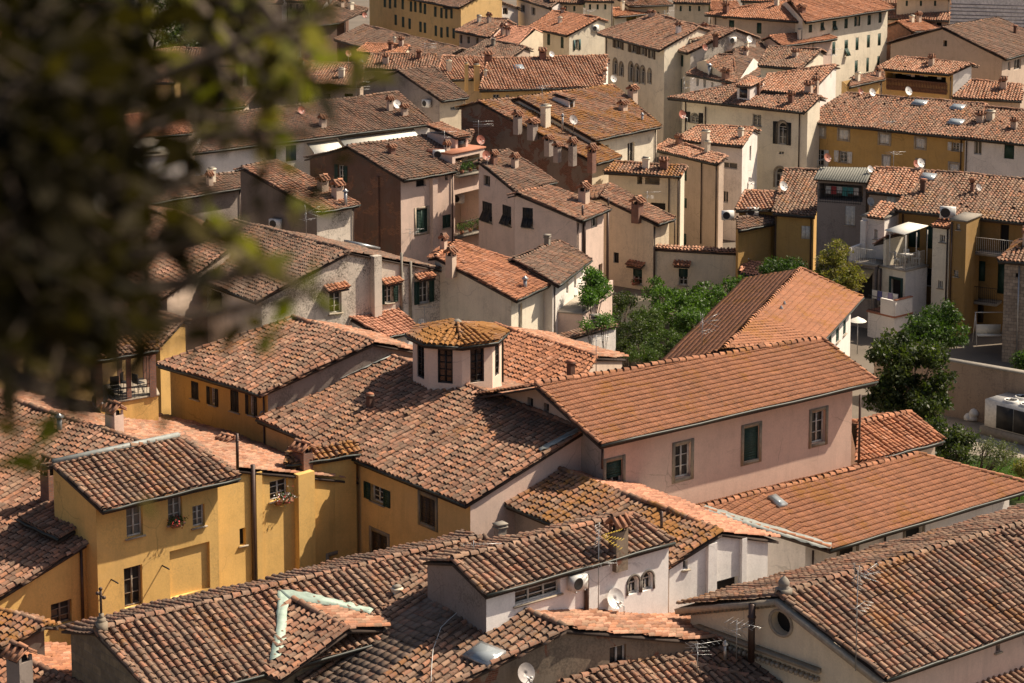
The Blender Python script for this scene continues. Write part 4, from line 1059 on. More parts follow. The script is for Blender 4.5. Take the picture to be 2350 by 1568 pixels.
t13 = FH('bright orange roof left of the cream house with four green shutters', (1125, 92), (1186, 106), (1222, 66), (1165, 60), 14.6, 'fresh', 'cream')
t13b = FH('dark brown roof with a skylight below the bright orange roof', (1050, 130), (1165, 140), (1205, 108), (1115, 92), 14.2, 'dark', 'beige')
t14 = FH('cream house with four green shutters and a rosy roof', (1213, 63), (1300, 82), (1375, 42), (1270, 26), 15.0, 'orange', 'pale', rear=.3)
t15 = FH('cream house with a yellow lattice window and bright rosy roof', (1412, 39), (1533, 28), (1500, 13), (1393, 22), 15.6, 'orange', 'pale', rear=1.2)
t15b = FH('pale yellow house far behind with an overhanging roof', (1445, 15), (1545, 11), (1500, -12), (1405, -10), 16.5, 'mix', 'cream', rear=1.2)
t15c = FH('small rosy roof beside the dark tree at the top', (1632, 25), (1700, 21), (1690, 4), (1630, 4), 15.8, 'orange', 'beige')
t16 = FH('cream palazzo with a row of arched windows', (1370, 77), (1512, 116), (1605, 62), (1500, 32), 15.5, 'mix', 'pale', rear=.4, oe=.8)
t16b = FH('cream palazzo with a weathered white end wall and a satellite dish', (1505, 103), (1577, 122), (1690, 68), (1590, 57), 15.2, 'mix', 'pale', walls={'R': 'stained'}, rear=.5)
t17 = FH('brown hipped roof with a red painted chimney', (1575, 170), (1692, 192), (1683, 128), (1650, 126), 13.8, 'mix', 'white', rear=.3)
t17b = FH('brown roof slope descending behind the white dormer', (1692, 192), (1790, 158), (1745, 98), (1683, 116), 13.8, 'dark', 'cream', rear=.3)
t18 = FH('large cream palazzo with arched windows and black shutters', (1532, 225), (1845, 258), (1882, 222), (1690, 195), 14.6, 'mix', 'pale', oe=.9, rear=.4)
t18b = FH('small brown roofed attic on top of the cream palazzo', (1740, 150), (1836, 159), (1884, 115), (1765, 108), 16.4, 'old', 'pale', rear=.3)
t18c = FH('rosy stepped roof between attic and white chimney wall', (1745, 208), (1856, 217), (1917, 150), (1762, 172), 15.6, 'rosy', 'pale', walls={'R': 'white'}, rear=.2)
t19 = FH('big cream building with three rows of dark green shutters', (1848, 51), (2052, 20), (1990, -14), (1815, 0), 17.5, 'orange', 'pale', oe=.8, rear=.5)
t19b = FH('peach wing of the big cream building with a hipped roof', (1617, 34), (1850, 51), (1815, 0), (1650, 26), 17.3, 'orange', 'beige', oe=.6, rear=.5)
t20 = FH('small pink house with a rosy roof in front of the big cream building', (1795, 106), (1921, 89), (1885, 73), (1765, 84), 15.4, 'orange', 'rose', rear=.6)
t21 = FH('little brick church front with a white round arched niche', (2096, 74), (2160, 66), (2125, 46), (2060, 50), 15.2, 'orange', 'redbrick', rear=.9, name='brick_church')
t22 = FH('long pale tiled roof in front of the striped marble wall', (2037, 42), (2178, 48), (2178, 17), (2045, 14), 16.0, 'rosy', 'beige')
t23 = FH('distant rosy roof strip along the top edge near the palm', (2030, 9), (2180, 11), (2180, -18), (2030, -18), 17.0, 'rosy', 'cream')
t24 = FH('beige gabled house with an orange ridge strip at the right edge', (2308, 136), (2430, 104), (2290, 42), (2162, 63), 14.5, 'dark', 'beige', rear=.9)
t25 = FH('house with an open laundry balcony and wooden balusters', (2012, 157), (2178, 171), (2230, 147), (2058, 131), 14.2, 'rosy', 'gold', walls={'R': 'white'}, rear=.3, oe=.6)
t26 = FH('long ochre house with a row of white shuttered windows', (1837, 278), (2214, 317), (2262, 240), (1942, 215), 13.4, 'mix', 'ochre', rear=.4)
t26b = FH('pale grey house with one green blind at the right edge', (2206, 316), (2420, 338), (2420, 258), (2255, 247), 13.4, 'mix', 'white', rear=.4)
t27 = FH('rosy roof above the dark parapet at the right edge', (2185, 224), (2345, 232), (2345, 195), (2230, 185), 14.4, 'rosy', 'beige')
t28 = FH('brown roof between the laundry balcony and the ochre house', (1948, 200), (2030, 182), (2026, 164), (1960, 178), 13.6, 'mix', 'gold')
tl1 = FH('small orange roof in the top left corner', (25, 58), (78, 60), (85, 18), (28, 18), 15.0, 'orange', 'white')
tl2 = FH('reddish roof with an aerial at the top left edge', (-20, 90), (140, 92), (140, 63), (-10, 65), 14.2, 'orange', 'beige')
tl3 = FH('reddish roof far behind the leaves at the top', (185, 48), (245, 48), (250, 12), (185, 12), 15.5, 'mix', 'beige')
tl4 = FH('brown roof behind the leaves with a dark door below', (215, 190), (402, 190), (425, 110), (225, 130), 13.0, 'mix', 'gold')
tl5 = FH('dim brown roof deep behind the leaves', (390, 150), (560, 150), (560, 112), (400, 112), 14.0, 'dark', 'beige')
tl6 = FH('shadowed roof left of the terrace parasols', (-30, 270), (110, 262), (105, 205), (-20, 210), 13.2, 'dark', 'beige')
tl7 = FH('half hidden brown roof between leaves and long dark roof', (425, 260), (560, 245), (600, 200), (440, 210), 13.4, 'dark', 'beige')
# openings
t1.win('F', [(622, 358, 24, 30), (668, 352, 24, 36)], 'S', sh='teal')
t2.win('F', [(1040, 249, 12, 8)], 'G'); t4.win('F', [(695, 218, 26, 32), (748, 221, 20, 12), (800, 219, 20, 8)], 'D')
t5.win('F', [(1139, 221, 16, 9), (1165, 222, 8, 9)], 'G')
t8.win('R', [(853, 39, 6, 15)], 'S', sh='teal')
t10.win('F', [(x, y, 6, 24) for x, y in ((883, 5), (895, 8), (907, 6), (924, 10), (943, 15), (953, 16), (965, 18), (975, 21), (999, 27), (1013, 30), (1024, 31), (1036, 31), (908, 46), (925, 51), (940, 55), (946, 56), (965, 62), (975, 64), (1000, 71), (1013, 75), (1027, 74), (1041, 77))], 'S')
t11.win('R', [(1110, 28, 12, 18), (1160, 26, 12, 16)], 'G', frame='woodframe')
t12.win('F', [(1058, 90, 6, 20), (1075, 92, 6, 16), (1095, 94, 6, 16)], 'D')
t14.win('F', [(1227, 83, 6, 25), (1242, 87, 6, 26), (1259, 91, 7, 26), (1290, 98, 7, 26)], 'S'); t14.win('R', [(1324, 103, 8, 24)], 'O', sh='teal')
t15.win('F', [(1450, 48, 25, 18)], 'G', frame='yellowm', bars=4, far=False)
t16.win('F', [(1419, 100, 12, 24), (1454, 110, 12, 24), (1475, 116, 10, 22), (1496, 125, 8, 20)], 'O', sh='brownsh')
t16.win('F', [(1412, 154, 9, 37), (1426, 160, 9, 32), (1448, 166, 10, 45), (1462, 170, 10, 42), (1475, 173, 10, 40), (1491, 176, 7, 33)], 'A', sh=None, trim='stone')
t16b.win('F', [(1529, 130, 9, 27)], 'T').win('F', [(1560, 138, 8, 26)], 'O').win('F', [(1529, 189, 9, 32), (1561, 196, 9, 32)], 'S'); t16b.pipe('F', 1517, 125, 220)
t17.win('F', [(1601, 189, 6, 18), (1617, 192, 6, 18), (1635, 196, 5, 14)], 'G')
t18.win('F', [(1594, 270, 19, 24)], 'A', sh='iron', far=False).win('F', [(1737, 276, 20, 27)], 'G', far=False).win('F', [(1795, 306, 20, 52)], 'A', sh='iron', trim='stone', far=False).win('F', [(1790, 408, 22, 46)], 'A', sh=None, trim='stone', far=False).win('F', [(1790, 351, 5, 6), (1796, 351, 5, 6)], 'D'); t18.pipe('F', 1620, 245, 290); t18.pipe('F', 1836, 262, 400)
t19.win('F', [(1860, 66, 8, 18), (1942, 54, 8, 23), (1995, 46, 8, 23), (2020, 41, 7, 23), (1967, 101, 7, 29), (1993, 95, 7, 29), (2018, 91, 7, 28), (1913, 111, 8, 30), (1965, 155, 7, 32), (1991, 149, 6, 32), (2016, 142, 6, 26)], 'S')
t19.win('F', [(1887, 61, 8, 19), (1915, 59, 9, 22), (1942, 111, 8, 38)], 'T').win('F', [(1967, 49, 6, 22)], 'O')
t19b.win('F', [(1679, 56, 12, 19)], 'F').win('F', [(1742, 65, 11, 25)], 'S')
t20.win('F', [(1856, 106, 5, 10), (1866, 105, 4, 10)], 'G')
t21.win('L', [(2068, 100, 13, 22)], 'A', sh=None, back=M('plastic'))
t22.win('F', [(2088, 54, 14, 8), (2125, 55, 14, 8), (2155, 56, 12, 8)], 'D')
t24.win('L', [(2169, 100, 9, 14)], 'D'); t24.win('F', [(2335, 148, 16, 24), (2316, 152, 6, 20)], 'G')
t25.win('F', [(2102, 182, 138, 20)], 'N', dep=1.8, back=M('dark')); t25.win('R', [(2196, 178, 16, 20)], 'G')
t26.win('F', [(1882, 303, 20, 20), (1936, 309, 21, 21), (2030, 319, 22, 21), (2112, 329, 20, 21)], 'S', sh='whitesh', trim='pietra', far=False).win('F', [(2193, 337, 17, 19), (1881, 362, 20, 38), (1935, 360, 20, 26)], 'O', sh='whitesh', far=False)
t26.win('F', [(2034, 373, 16, 30), (2112, 380, 18, 26), (2190, 388, 20, 22)], 'S', sh='whitesh', trim='pietra', far=False); t26.pipe('F', 1850, 285, 420); t26.pipe('F', 2207, 320, 400)
t26b.win('F', [(2244, 338, 18, 34)], 'G').win('F', [(2316, 346, 23, 38)], 'F')

FH('grey white house with a flower box under the top edge', (1176, -8), (1262, 19), (1290, -4), (1215, -22), 16.6, 'dark', 'white', rear=.5).win('F', [(1200, 20, 9, 18), (1224, 26, 9, 18)], 'G')
for i, (x, y, w, z, rf, wl, lb) in enumerate(((560, 6, 90, 17, 'dark', 'beige', 'far roof left of the white gabled house at the top edge'), (655, 2, 60, 17.5, 'mix', 'cream', 'far brown roof directly above the white gabled house'), (1262, 6, 80, 17, 'mix', 'cream', 'far roof hidden among the dark trees at the top'),
    (1340, 2, 70, 17.4, 'rosy', 'pale', 'far rosy roof left of the pale yellow house at the top'), (1545, 6, 85, 17.2, 'mix', 'cream', 'far brown roof right of the pale yellow house at the top'), (1700, 2, 90, 17.6, 'orange', 'pale', 'far orange roof between the tree and the peach wing'), (1880, -8, 110, 18.5, 'rosy', 'cream', 'far rosy roof behind the big cream building'), (2055, -6, 130, 18.2, 'mix', 'cream', 'far brown roof behind the pale tiled roof'))):
    FH(lb, (x, y), (x + w, y + 2), (x + w - 6, y - 22), (x + 4, y - 24), z, rf, wl).win('F', [(x + w * q, y + 14, 5, 12) for q in (.2, .45, .7)], 'S')
# ================= helpers for single things
UPZ = np.array([0, 0, 1.0])
def aty(p, Y): d = ray(p); return EYE + d * (Y / d[1])
def ppm(P): return FP / float((np.asarray(P) - EYE) @ FWD)
class Block:
    """flat topped block: its front top edge a-b (pixels) at height z, going back `deep` metres"""
    def __init__(s, name, label, a, b, z=None, Y=None, deep=4, wall='cream', walls=None, base=4.9, cap=None, cat='house', parent=None, th=.0):
        A = at_z(a, z) if Y is None else aty(a, Y); B = at_z(b, A[2]); s.base = base
        s.root = parent or empty(name, label, cat); s.dist = np.linalg.norm(A - EYE); s.wk = s.wallk = wall; s.wc = s.wcols = walls or {}
        d = unit([B[0] - A[0], B[1] - A[1], 0]); n2 = np.array([-d[1], d[0], 0]); s.d, s.n2, s.A, s.B = d, n2, A, B; z = A[2]
        C, D = B + n2 * deep, A + n2 * deep; s.C, s.D = C, D
        lo = lambda p: np.array([p[0], p[1], base])
        s.faces = {'F': Face([lo(A), lo(B), B, A], -n2), 'R': Face([lo(B), lo(C), C, B], d), 'B': Face([lo(C), lo(D), D, C], n2), 'L': Face([lo(D), lo(A), A, D], -d)}
        s.cap = cap; HS.append(s); s.far = s.dist > 135
    def win(s, k, L, kind='S', **kw):
        kw.setdefault('far', False)
        for cx, cy, w, h in L: window(s.root, s.faces[k], s.faces[k].rect(cx, cy, w, h), kind, **kw)
        return s
    fpt = House.fpt; pipe = House.pipe; strip = House.strip; hood = House.hood
    def finish(s):
        by = {}
        for k in 'FRBL': by.setdefault(s.wc.get(k, s.wk), []).append(k)
        mb = MB()
        for wk, ks in by.items():
            for k in ks: s.faces[k].build(mb, wmat(wk))
        mb.build('wall', s.root)
        c = MB(); o = .08; P = [s.A - s.d * o - s.n2 * o, s.B + s.d * o - s.n2 * o, s.C + s.d * o + s.n2 * o, s.D - s.d * o + s.n2 * o]
        slab_poly(c, [p + UPZ * .12 for p in P], .12, M(s.cap or 'concrete'), 0); c.build('roof_slab', s.root)
def railing(parent, pts, h=1.0, mat='frame', step=.13, name='railing'):
    mb = MB()
    for a, b in zip(pts[:-1], pts[1:]):
        a = np.asarray(a, float); b = np.asarray(b, float); L = np.linalg.norm(b - a); k = max(2, int(L / step))
        for z in (.08, h): mb.tube([a + UPZ * z, b + UPZ * z], .022, M(mat), 5)
        for i in range(k + 1): p = a + (b - a) * i / k; mb.tube([p + UPZ * .0, p + UPZ * h], .011, M(mat), 4, cap=False)
    return mb.build(name, parent)
def thing(name, label, cat, mb, part=None, group=None):
    if part is None: o = mb.build(name); return tag(o, label, cat, group)
    r = empty(name, label, cat, group=group); mb.build(part, r); return r

# ================= octagonal turret
tr = empty('octagonal_turret', 'pale pink octagonal turret with a mossy ochre roof and dark gridded windows', 'turret')
c0 = turreth.rpt((1050, 879)); Yc = c0[1] + 1.35; C0 = np.array([aty((1050, 879), Yc)[0], Yc, 0])
R = 104 / ppm(c0); zt = aty((1050, 795), Yc - R * 1.05)[2]; za = aty((1047, 740), Yc)[2]; zb_ = c0[2] - 2.2
def oc(r, k, z): a = math.radians(7 + 45 * k); return np.array([C0[0] + r * math.sin(a), C0[1] - r * math.cos(a), z])
tw = MB(); tfaces = []
for k in range(8):
    p, q = oc(R, k, zb_), oc(R, k + 1, zb_); f = Face([p, q, oc(R, k + 1, zt), oc(R, k, zt)], np.array([(p + q)[0] / 2 - C0[0], (p + q)[1] / 2 - C0[1], 0])); tfaces.append(f)
for k in range(8):
    f = tfaces[k]; L = np.linalg.norm(f.P[1] - f.P[0]); zm = c0[2] + .12
    window(tr, f, (L / 2 - .36, L / 2 + .36, zm, zt - .22), 'G', frame='iron', bars=4, sill=False, dep=.12)
for f in tfaces: f.build(tw, wmat('turretpink'))
tw.build('wall', tr)
ro = MB()
for k in range(8):
    P = [oc(R * 1.13, k, zt), oc(R * 1.13, k + 1, zt), np.array([C0[0], C0[1], za])]
    tile_field(ro, P, 'coppo', tmat('ochremoss'), 70 + k); slab_poly(ro, P, .08, M('wood')); barrel_row(ro, P[0], P[2], tmat('ochremoss'), .09, seed=k)
ro.lathe([C0[0], C0[1], za], [(.2, -.05), (.22, .05), (.1, .14), (.02, .18)], M('concrete'), 10)
ro.build('roof', tr)
g = MB(); g.tube([oc(R * 1.16, k, zt - .02) for k in range(9)], .05, M('gutter'), 6); g.build('gutter', tr)
g = MB(); p = oc(R * 1.02, 2, zt); g.tube([oc(R * 1.16, 2, zt - .03), p + UPZ * -.25, np.array([p[0], p[1], c0[2] - .4])], .045, M('gutter'), 6); g.build('drainpipe', tr)

# ================= open brick loggia tower on the yellow house
alt = House('rooftop_loggia', 'open brick pillared roof loggia with a mossy roof on the yellow house', (212, 829), (362, 803), (348, 748), (222, 766), sl=.3,
    touchf=('F', (330, 968), yel.rearpt((330, 968))), roof='moss', wall='yellow', walls_on='', rear=.8, ze=13, cat='loggia')
fF = alt.faces['F']; fz = fF.pix((300, 920))[2]; zt_ = alt.ze - .05
b4 = [alt.faces[k].P[0] for k in 'FRBL']; cen = np.mean(b4, 0)
mb = MB(); mb.box([cen[0], cen[1], (fz + 5) / 2], (b4[1] - b4[0]) / 2, (b4[2] - b4[1]) / 2, [0, 0, (fz - 5) / 2], wmat('yellow'), True); mb.build('wall', alt.root)
mb = MB(); mb.box([cen[0], cen[1], fz + .05], (b4[1] - b4[0]) * .52, (b4[2] - b4[1]) * .52, [0, 0, .05], M('pietra')); mb.build('sill', alt.root)
u1, u2 = unit(b4[1] - b4[0]), unit(b4[2] - b4[1])
for i, j in ((0, 0), (.55, 0), (1, 0), (1, .5), (1, 1), (0, 1), (.5, 1), (0, .5)):
    p = b4[0] + (b4[1] - b4[0]) * i + (b4[2] - b4[1]) * j + (cen - (b4[0] + (b4[1] - b4[0]) * i + (b4[2] - b4[1]) * j)) * .07
    w_ = .34 if (i, j) in ((0, 0), (1, 0)) else .24
    mb = MB(); mb.box([p[0], p[1], (fz + zt_ + .35) / 2], u1 * w_ / 2, u2 * w_ / 2, [0, 0, (zt_ + .35 - fz) / 2], M('brickc'), True); mb.build('pillar', alt.root)
zr = fz + .1
railing(alt.root, [np.array([*b4[0][:2], zr]), np.array([*b4[1][:2], zr]), np.array([*b4[2][:2], zr])], .55, 'iron', .2)
for k in range(3):
    rr = empty('garden_chair', 'dark metal chair in the rooftop loggia', 'chair', group='dark chairs in the rooftop loggia'); q = b4[0] + (b4[1] - b4[0]) * (.35 + .2 * k) + (b4[2] - b4[1]) * (.3 + .15 * (k % 2)); q = np.array([q[0], q[1], zr])
    mb = MB(); mb.abox(q + UPZ * .44, .42, .42, .03, M('iron'), .4 + k); mb.build('seat', rr)
    mb = MB(); mb.abox(q + UPZ * .68 + np.array([math.sin(.4 + k), -math.cos(.4 + k), 0]) * -.2, .42, .03, .42, M('iron'), .4 + k); mb.build('backrest', rr)
    for sx in (-.18, .18):
        for sy in (-.18, .18):
            mb = MB(); a = .4 + k; o_ = np.array([math.cos(a) * sx - math.sin(a) * sy, math.sin(a) * sx + math.cos(a) * sy, 0]); mb.tube([q + o_, q + o_ + UPZ * .43], .015, M('iron'), 5); mb.build('leg', rr)

# ================= valley roof with pale green flashing, lead strips, cross and finial
saddle = House('saddle_roof', 'small cross gable roof rising between the two pale green flashings', (520, 1508), (640, 1560), (800, 1443), (672, 1380), ze=9, sl=.27,
    touch=((658, 1450), nearer(h2.rpt((658, 1450)), .9985)), roof='mix', rear_roof='rosy', wall='ashlar', walls_on='', rear=.75, cat='roof', gutter=False)
def lay(H, px, lift, mat, name, th=.012):
    rj = np.random.default_rng(int(px[0][0])); out_ = []
    for a_, b_ in zip(px, px[1:] + px[:1]):
        k_ = max(1, int(math.hypot(b_[0] - a_[0], b_[1] - a_[1]) / 9))
        for i_ in range(k_): out_.append((a_[0] + (b_[0] - a_[0]) * i_ / k_ + rj.normal(0, .9), a_[1] + (b_[1] - a_[1]) * i_ / k_ + rj.normal(0, .9)))
    px = out_
    n = unit(H.n); mb = MB(); slab_poly(mb, [H.rpt(p) + n * lift for p in px], th, M(mat), 0); return mb.build(name, H.roof)
lay(h2, [(637, 1362), (664, 1366), (656, 1430), (655, 1480), (641, 1512), (618, 1523), (624, 1490), (634, 1440)], .115, 'mint', 'flashing')
lay(h2, [(640, 1360), (700, 1365), (775, 1383), (857, 1404), (848, 1414), (770, 1398), (690, 1385), (662, 1380)], .13, 'mint', 'flashing')
lay(turreth, [(597, 957), (600, 950), (896, 816), (899, 824)], .16, 'lead', 'flashing')
lay(turreth, [(1242, 1043), (1236, 1036), (1336, 984), (1342, 991)], .16, 'lead', 'flashing')
lay(orangel, [(1597, 1172), (1612, 1163), (1908, 1252), (1905, 1264), (1880, 1262)], .12, 'lead', 'flashing')
mb = MB(); mb.tube([yel2.D + UPZ * .1, yel2.C + UPZ * .1], .13, M('lead'), 6); mb.tube([yel2.C + UPZ * .08, yel2.E + UPZ * .08], .09, M('lead'), 6); mb.build('ridge_flashing', yel2.roof)
cp = h2.D + np.array([.25, 0, 0]); r_ = empty('iron_cross', 'rusty iron cross on a stone base at the gable end of the stone church', 'cross')
mb = MB(); mb.abox(cp + UPZ * .12, .34, .3, .4, M('stone'), .7); mb.abox(cp + UPZ * .36, .24, .22, .2, M('stone'), .7); mb.abox(cp + UPZ * .52, .13, .13, .22, M('stone'), .7); mb.build('base', r_)
mb = MB(); dv = unit(h2.d); mb.tube([cp + UPZ * .6, cp + UPZ * 1.5], .045, M('copper'), 6); mb.tube([cp + UPZ * 1.28 - h2.n2 * .24, cp + UPZ * 1.28 + h2.n2 * .24], .03, M('copper'), 6)
for q in (cp + UPZ * 1.52, cp + UPZ * 1.28 - h2.n2 * .26, cp + UPZ * 1.28 + h2.n2 * .26): mb.lathe(q - UPZ * .07, [(.01, 0), (.07, .04), (.07, .1), (.01, .14)], M('copper'), 8)
mb.build('cross', r_)
fp_ = ped.D + unit(ped.d) * .25; mb = MB(); mb.abox(fp_ + UPZ * .1, .44, .44, .24, M('concrete'), .6); mb.lathe(fp_ + UPZ * .2, [(.2, 0), (.22, .04), (.17, .08), (.21, .16), (.21, .24), (.14, .36), (.06, .43), (.03, .47)], M('concrete'), 14)
mb.build('stone_finial', ped.roof)
fl_ = ped.faces['L']
def band(a, b, h, out, mat, name, f=fl_, root=None):
    A = f.pix(a); B = f.pix(b); z = (A[2] + B[2]) / 2; mb = MB(); m_ = (A + B) / 2
    mb.box(np.array([m_[0], m_[1], z]) + f.n * out / 2, f.u * np.linalg.norm((B - A)[:2]) / 2, f.n * out / 2, [0, 0, h / 2], M(mat)); mb.build(name, root or ped.root)
band((1604, 1433), (1885, 1538), .1, .3, 'stone', 'cornice'); band((1604, 1437), (1885, 1542), .12, .2, 'pietra', 'cornice')
A_, B_ = fl_.pix((1606, 1446)), fl_.pix((1885, 1550))
mb = MB()
for i in range(26): q = A_ + (B_ - A_) * (i + .5) / 26; mb.abox(np.array([q[0], q[1], (A_[2] + B_[2]) / 2 - .17]) + fl_.n * .12, .12, .24, .14, M('pietra'), math.atan2(fl_.u[1], fl_.u[0]))
mb.build('dentils', ped.root)
for ap, ft in ((ped.D, ped.A), (ped.D, ped.F)):
    mb = MB(); a = ap - UPZ * .22 - unit(ped.d) * .02; b = ft - UPZ * .22 - unit(ped.d) * .02; v = b - a; L = np.linalg.norm(v); v = v / L
    mb.box((a + b) / 2, v * L / 2, ped.d * .2, np.cross(v, ped.d) * .1, M('pietra'))
    for i in range(24): mb.box(a + v * L * (i + .5) / 24 - UPZ * .16 + ped.d * .1, v * .06, ped.d * .12, UPZ * .07, M('stone'))
    mb.build('raking_cornice', ped.root)

# ================= chimneys and skylights
for H, L in (
 (turreth, [(849, 941, 16, 36, 'pot')]), (h13, [(1310, 866, 18, 36, 'pot')]), (mossy, [(1518, 1216, 8, 42, 'dpipe')]), (white, [(1419, 1272, 40, 88, 'stone')]),
 (h2, [(911, 1372, 22, 20, 'box')]), (yel, [(113, 1152, 34, 98, 'brick'), (137, 990, 14, 40, 'pipe')]), (yel2, [(545, 1060, 8, 64, 'dpipe')]),
 (ahouse, [(741, 440, 24, 36, 'tile'), (775, 455, 26, 40, 'tile'), (793, 472, 9, 38, 'pipe')]),
 (h22, [(1035, 614, 25, 44, 'tile'), (1018, 575, 17, 36, 'tile'), (1205, 662, 10, 28, 'pipe')]), (h23, [(1256, 566, 16, 28, 'slabs')]),
 (h25, [(1340, 467, 27, 46, 'tile'), (1337, 500, 6, 28, 'dpipe'), (1396, 476, 5, 22, 'dpipe')]), (h26, [(1463, 492, 28, 38, 'brick')]),
 (h35, [(1222, 303, 24, 28, 'tile'), (1259, 340, 20, 28, 'tile'), (1279, 354, 18, 26, 'tile'), (1314, 362, 19, 44, 'tile'), (1358, 378, 20, 46, 'brick'), (1188, 290, 20, 34, 'tile')]),
 (h34, [(1252, 276, 22, 36, 'box'), (1430, 256, 20, 24, 'tile'), (1452, 226, 22, 28, 'tile'), (1474, 279, 6, 20, 'pipe'), (1291, 293, 5, 32, 'pipe')]),
 (h28, [(1619, 327, 18, 27, 'box'), (1700, 316, 13, 20, 'box')]), (t1, [(741, 294, 17, 30, 'tile'), (895, 257, 14, 36, 'tile'), (928, 268, 16, 28, 'tile')]),
 (t5, [(1120, 141, 18, 22, 'brick'), (1245, 137, 17, 26, 'brick'), (1387, 175, 8, 16, 'tile'), (1114, 176, 8, 14, 'box')]), (t14, [(1285, 54, 10, 14, 'box'), (1292, 30, 9, 12, 'tile')]),
 (t16, [(1557, 78, 13, 26, 'white'), (1495, 40, 16, 16, 'tile')]), (t16b, [(1617, 74, 12, 20, 'tile'), (1642, 94, 12, 16, 'brick')]), (t17, [(1628, 174, 9, 28, 'pipe'), (1665, 184, 17, 26, 'brick')]),
 (t20, [(1834, 93, 8, 26, 'box')]), (t19, [(1840, 30, 18, 18, 'brick')]), (t26, [(2250, 281, 18, 24, 'tile')]), (m1, [(2118, 443, 13, 30, 'pot'), (2231, 442, 9, 32, 'brick')]),
 (t18c, [(1856, 212, 18, 24, 'tile'), (1872, 198, 14, 20, 'tile')]), (t18b, [(1825, 132, 14, 18, 'tile')]), (t24, [(2330, 78, 9, 18, 'pot')]), (t13b, [(1132, 106, 9, 18, 'slabs')]), (t6, [(905, 100, 7, 14, 'box')]),
 (hip15, [(1800, 700, 5, 8, 'pipe'), (1793, 712, 6, 10, 'pipe')]), (l1, [(270, 305, 22, 30, 'tile')]), (l6, [(300, 500, 26, 34, 'tile'), (480, 550, 20, 40, 'tile')]),
 (ped, [(1902, 1372, 5, 12, 'pipe'), (2155, 1298, 5, 12, 'pipe')])):
    for px, py, w_, h_, k_ in L: H.chim(px, py, w_, h_, k_, wall='grey' if H is h35 and k_ == 'tile' else None)
yel.chim(263, 990, 38, 62, 'tile', wall='rose', on='rear'); yel.chim(521, 1020, 36, 18, 'tile', on='rear'); h2.chim(1148, 1240, 26, 40, 'slabs', on='rear')
yel.chim(692, 1066, 42, 52, 'brick', on=yel.faces['R'].pix((692, 1078)) + np.array([0, .5, 0]))
h3.chim(1728, 1512, 18, 112, 'dpipe', on=h3.rearpt((1724, 1500))); h3.chim(1667, 1518, 8, 26, 'pipe', on=h3.rearpt((1664, 1496))); 
t5.chim(1069, 205, 9, 52, 'box', wall='gold', on=t2.rpt((1069, 205)) + np.array([0, 3.0, .0])); t5.chim(1086, 210, 14, 48, 'box', wall='gold', on=t2.rpt((1069, 205)) + np.array([.9, 3.2, .0]))
h3.sky(1113, 1508, 1.25, .95); orangel.sky(1783, 1155, .5, .8); t26.sky(2111, 239, 1.2, .9); t26.sky(2198, 249, 1.1, .9); t26.sky(2194, 283, 1.2, .9); m1.sky(2130, 409, 1.0, .9); t5.sky(1190, 157, .9, .9); l4.sky(940, 685, .1, .1) if False else None
ls = l4.rearpt((830, 566)); mb = MB(); n_ = np.cross(l4.C - l4.D, l4.E - l4.D); n_ = n_ / np.linalg.norm(n_); n_ = n_ if n_[2] > 0 else -n_; u_ = unit(l4.C - l4.D); mb.box(ls + n_ * .12, u_ * .8, np.cross(n_, u_) * .9, n_ * .08, M('metal')); o_ = mb.build('skylight', l4.roof); mb = MB(); mb.box(ls + n_ * .205, u_ * .7, np.cross(n_, u_) * .8, n_ * .005, M('skyglass')); mb.build('pane', o_)
# dormers
def dormer(H, px, py, w, h, deep, wall='pale', k='G'):
    p = H.rpt((px, py)); sc = 1 / ppm(p); W = w * sc; Hh = h * sc; r = math.atan2(H.d[1], H.d[0]); mb = MB()
    c = p + H.n2 * deep / 2; mb.box(c + UPZ * (Hh / 2 - .3), H.d * W / 2, H.n2 * deep / 2, UPZ * (Hh / 2 + .3), wmat(wall), True); o = mb.build('dormer', H.roof)
    mb = MB(); mb.box(p - H.n2 * .01 + UPZ * Hh * .5, H.d * W * .3, H.n2 * .02, UPZ * Hh * .32, M('glass')); mb.build('window', o)
    mb = MB(); q = [p - H.d * W * .58 - H.n2 * .15 + UPZ * Hh, p + H.d * W * .58 - H.n2 * .15 + UPZ * Hh, p + H.d * W * .58 + H.n2 * deep + UPZ * (Hh + .2 * deep), p - H.d * W * .58 + H.n2 * deep + UPZ * (Hh + .2 * deep)]
    tile_field(mb, q, 'coppo', tmat('rosy'), 3); slab_poly(mb, q, .08, M('wood')); mb.build('dormer_roof', o)
dormer(h34, 1312, 250, 20, 24, 1.6, 'white'); dormer(t18, 1706, 231, 34, 34, 2.2, 'white'); dormer(t16b, 1590, 100, 8, 8, .8)
dormer(h24, 1060, 352, 40, 40, 3.0, 'rose')
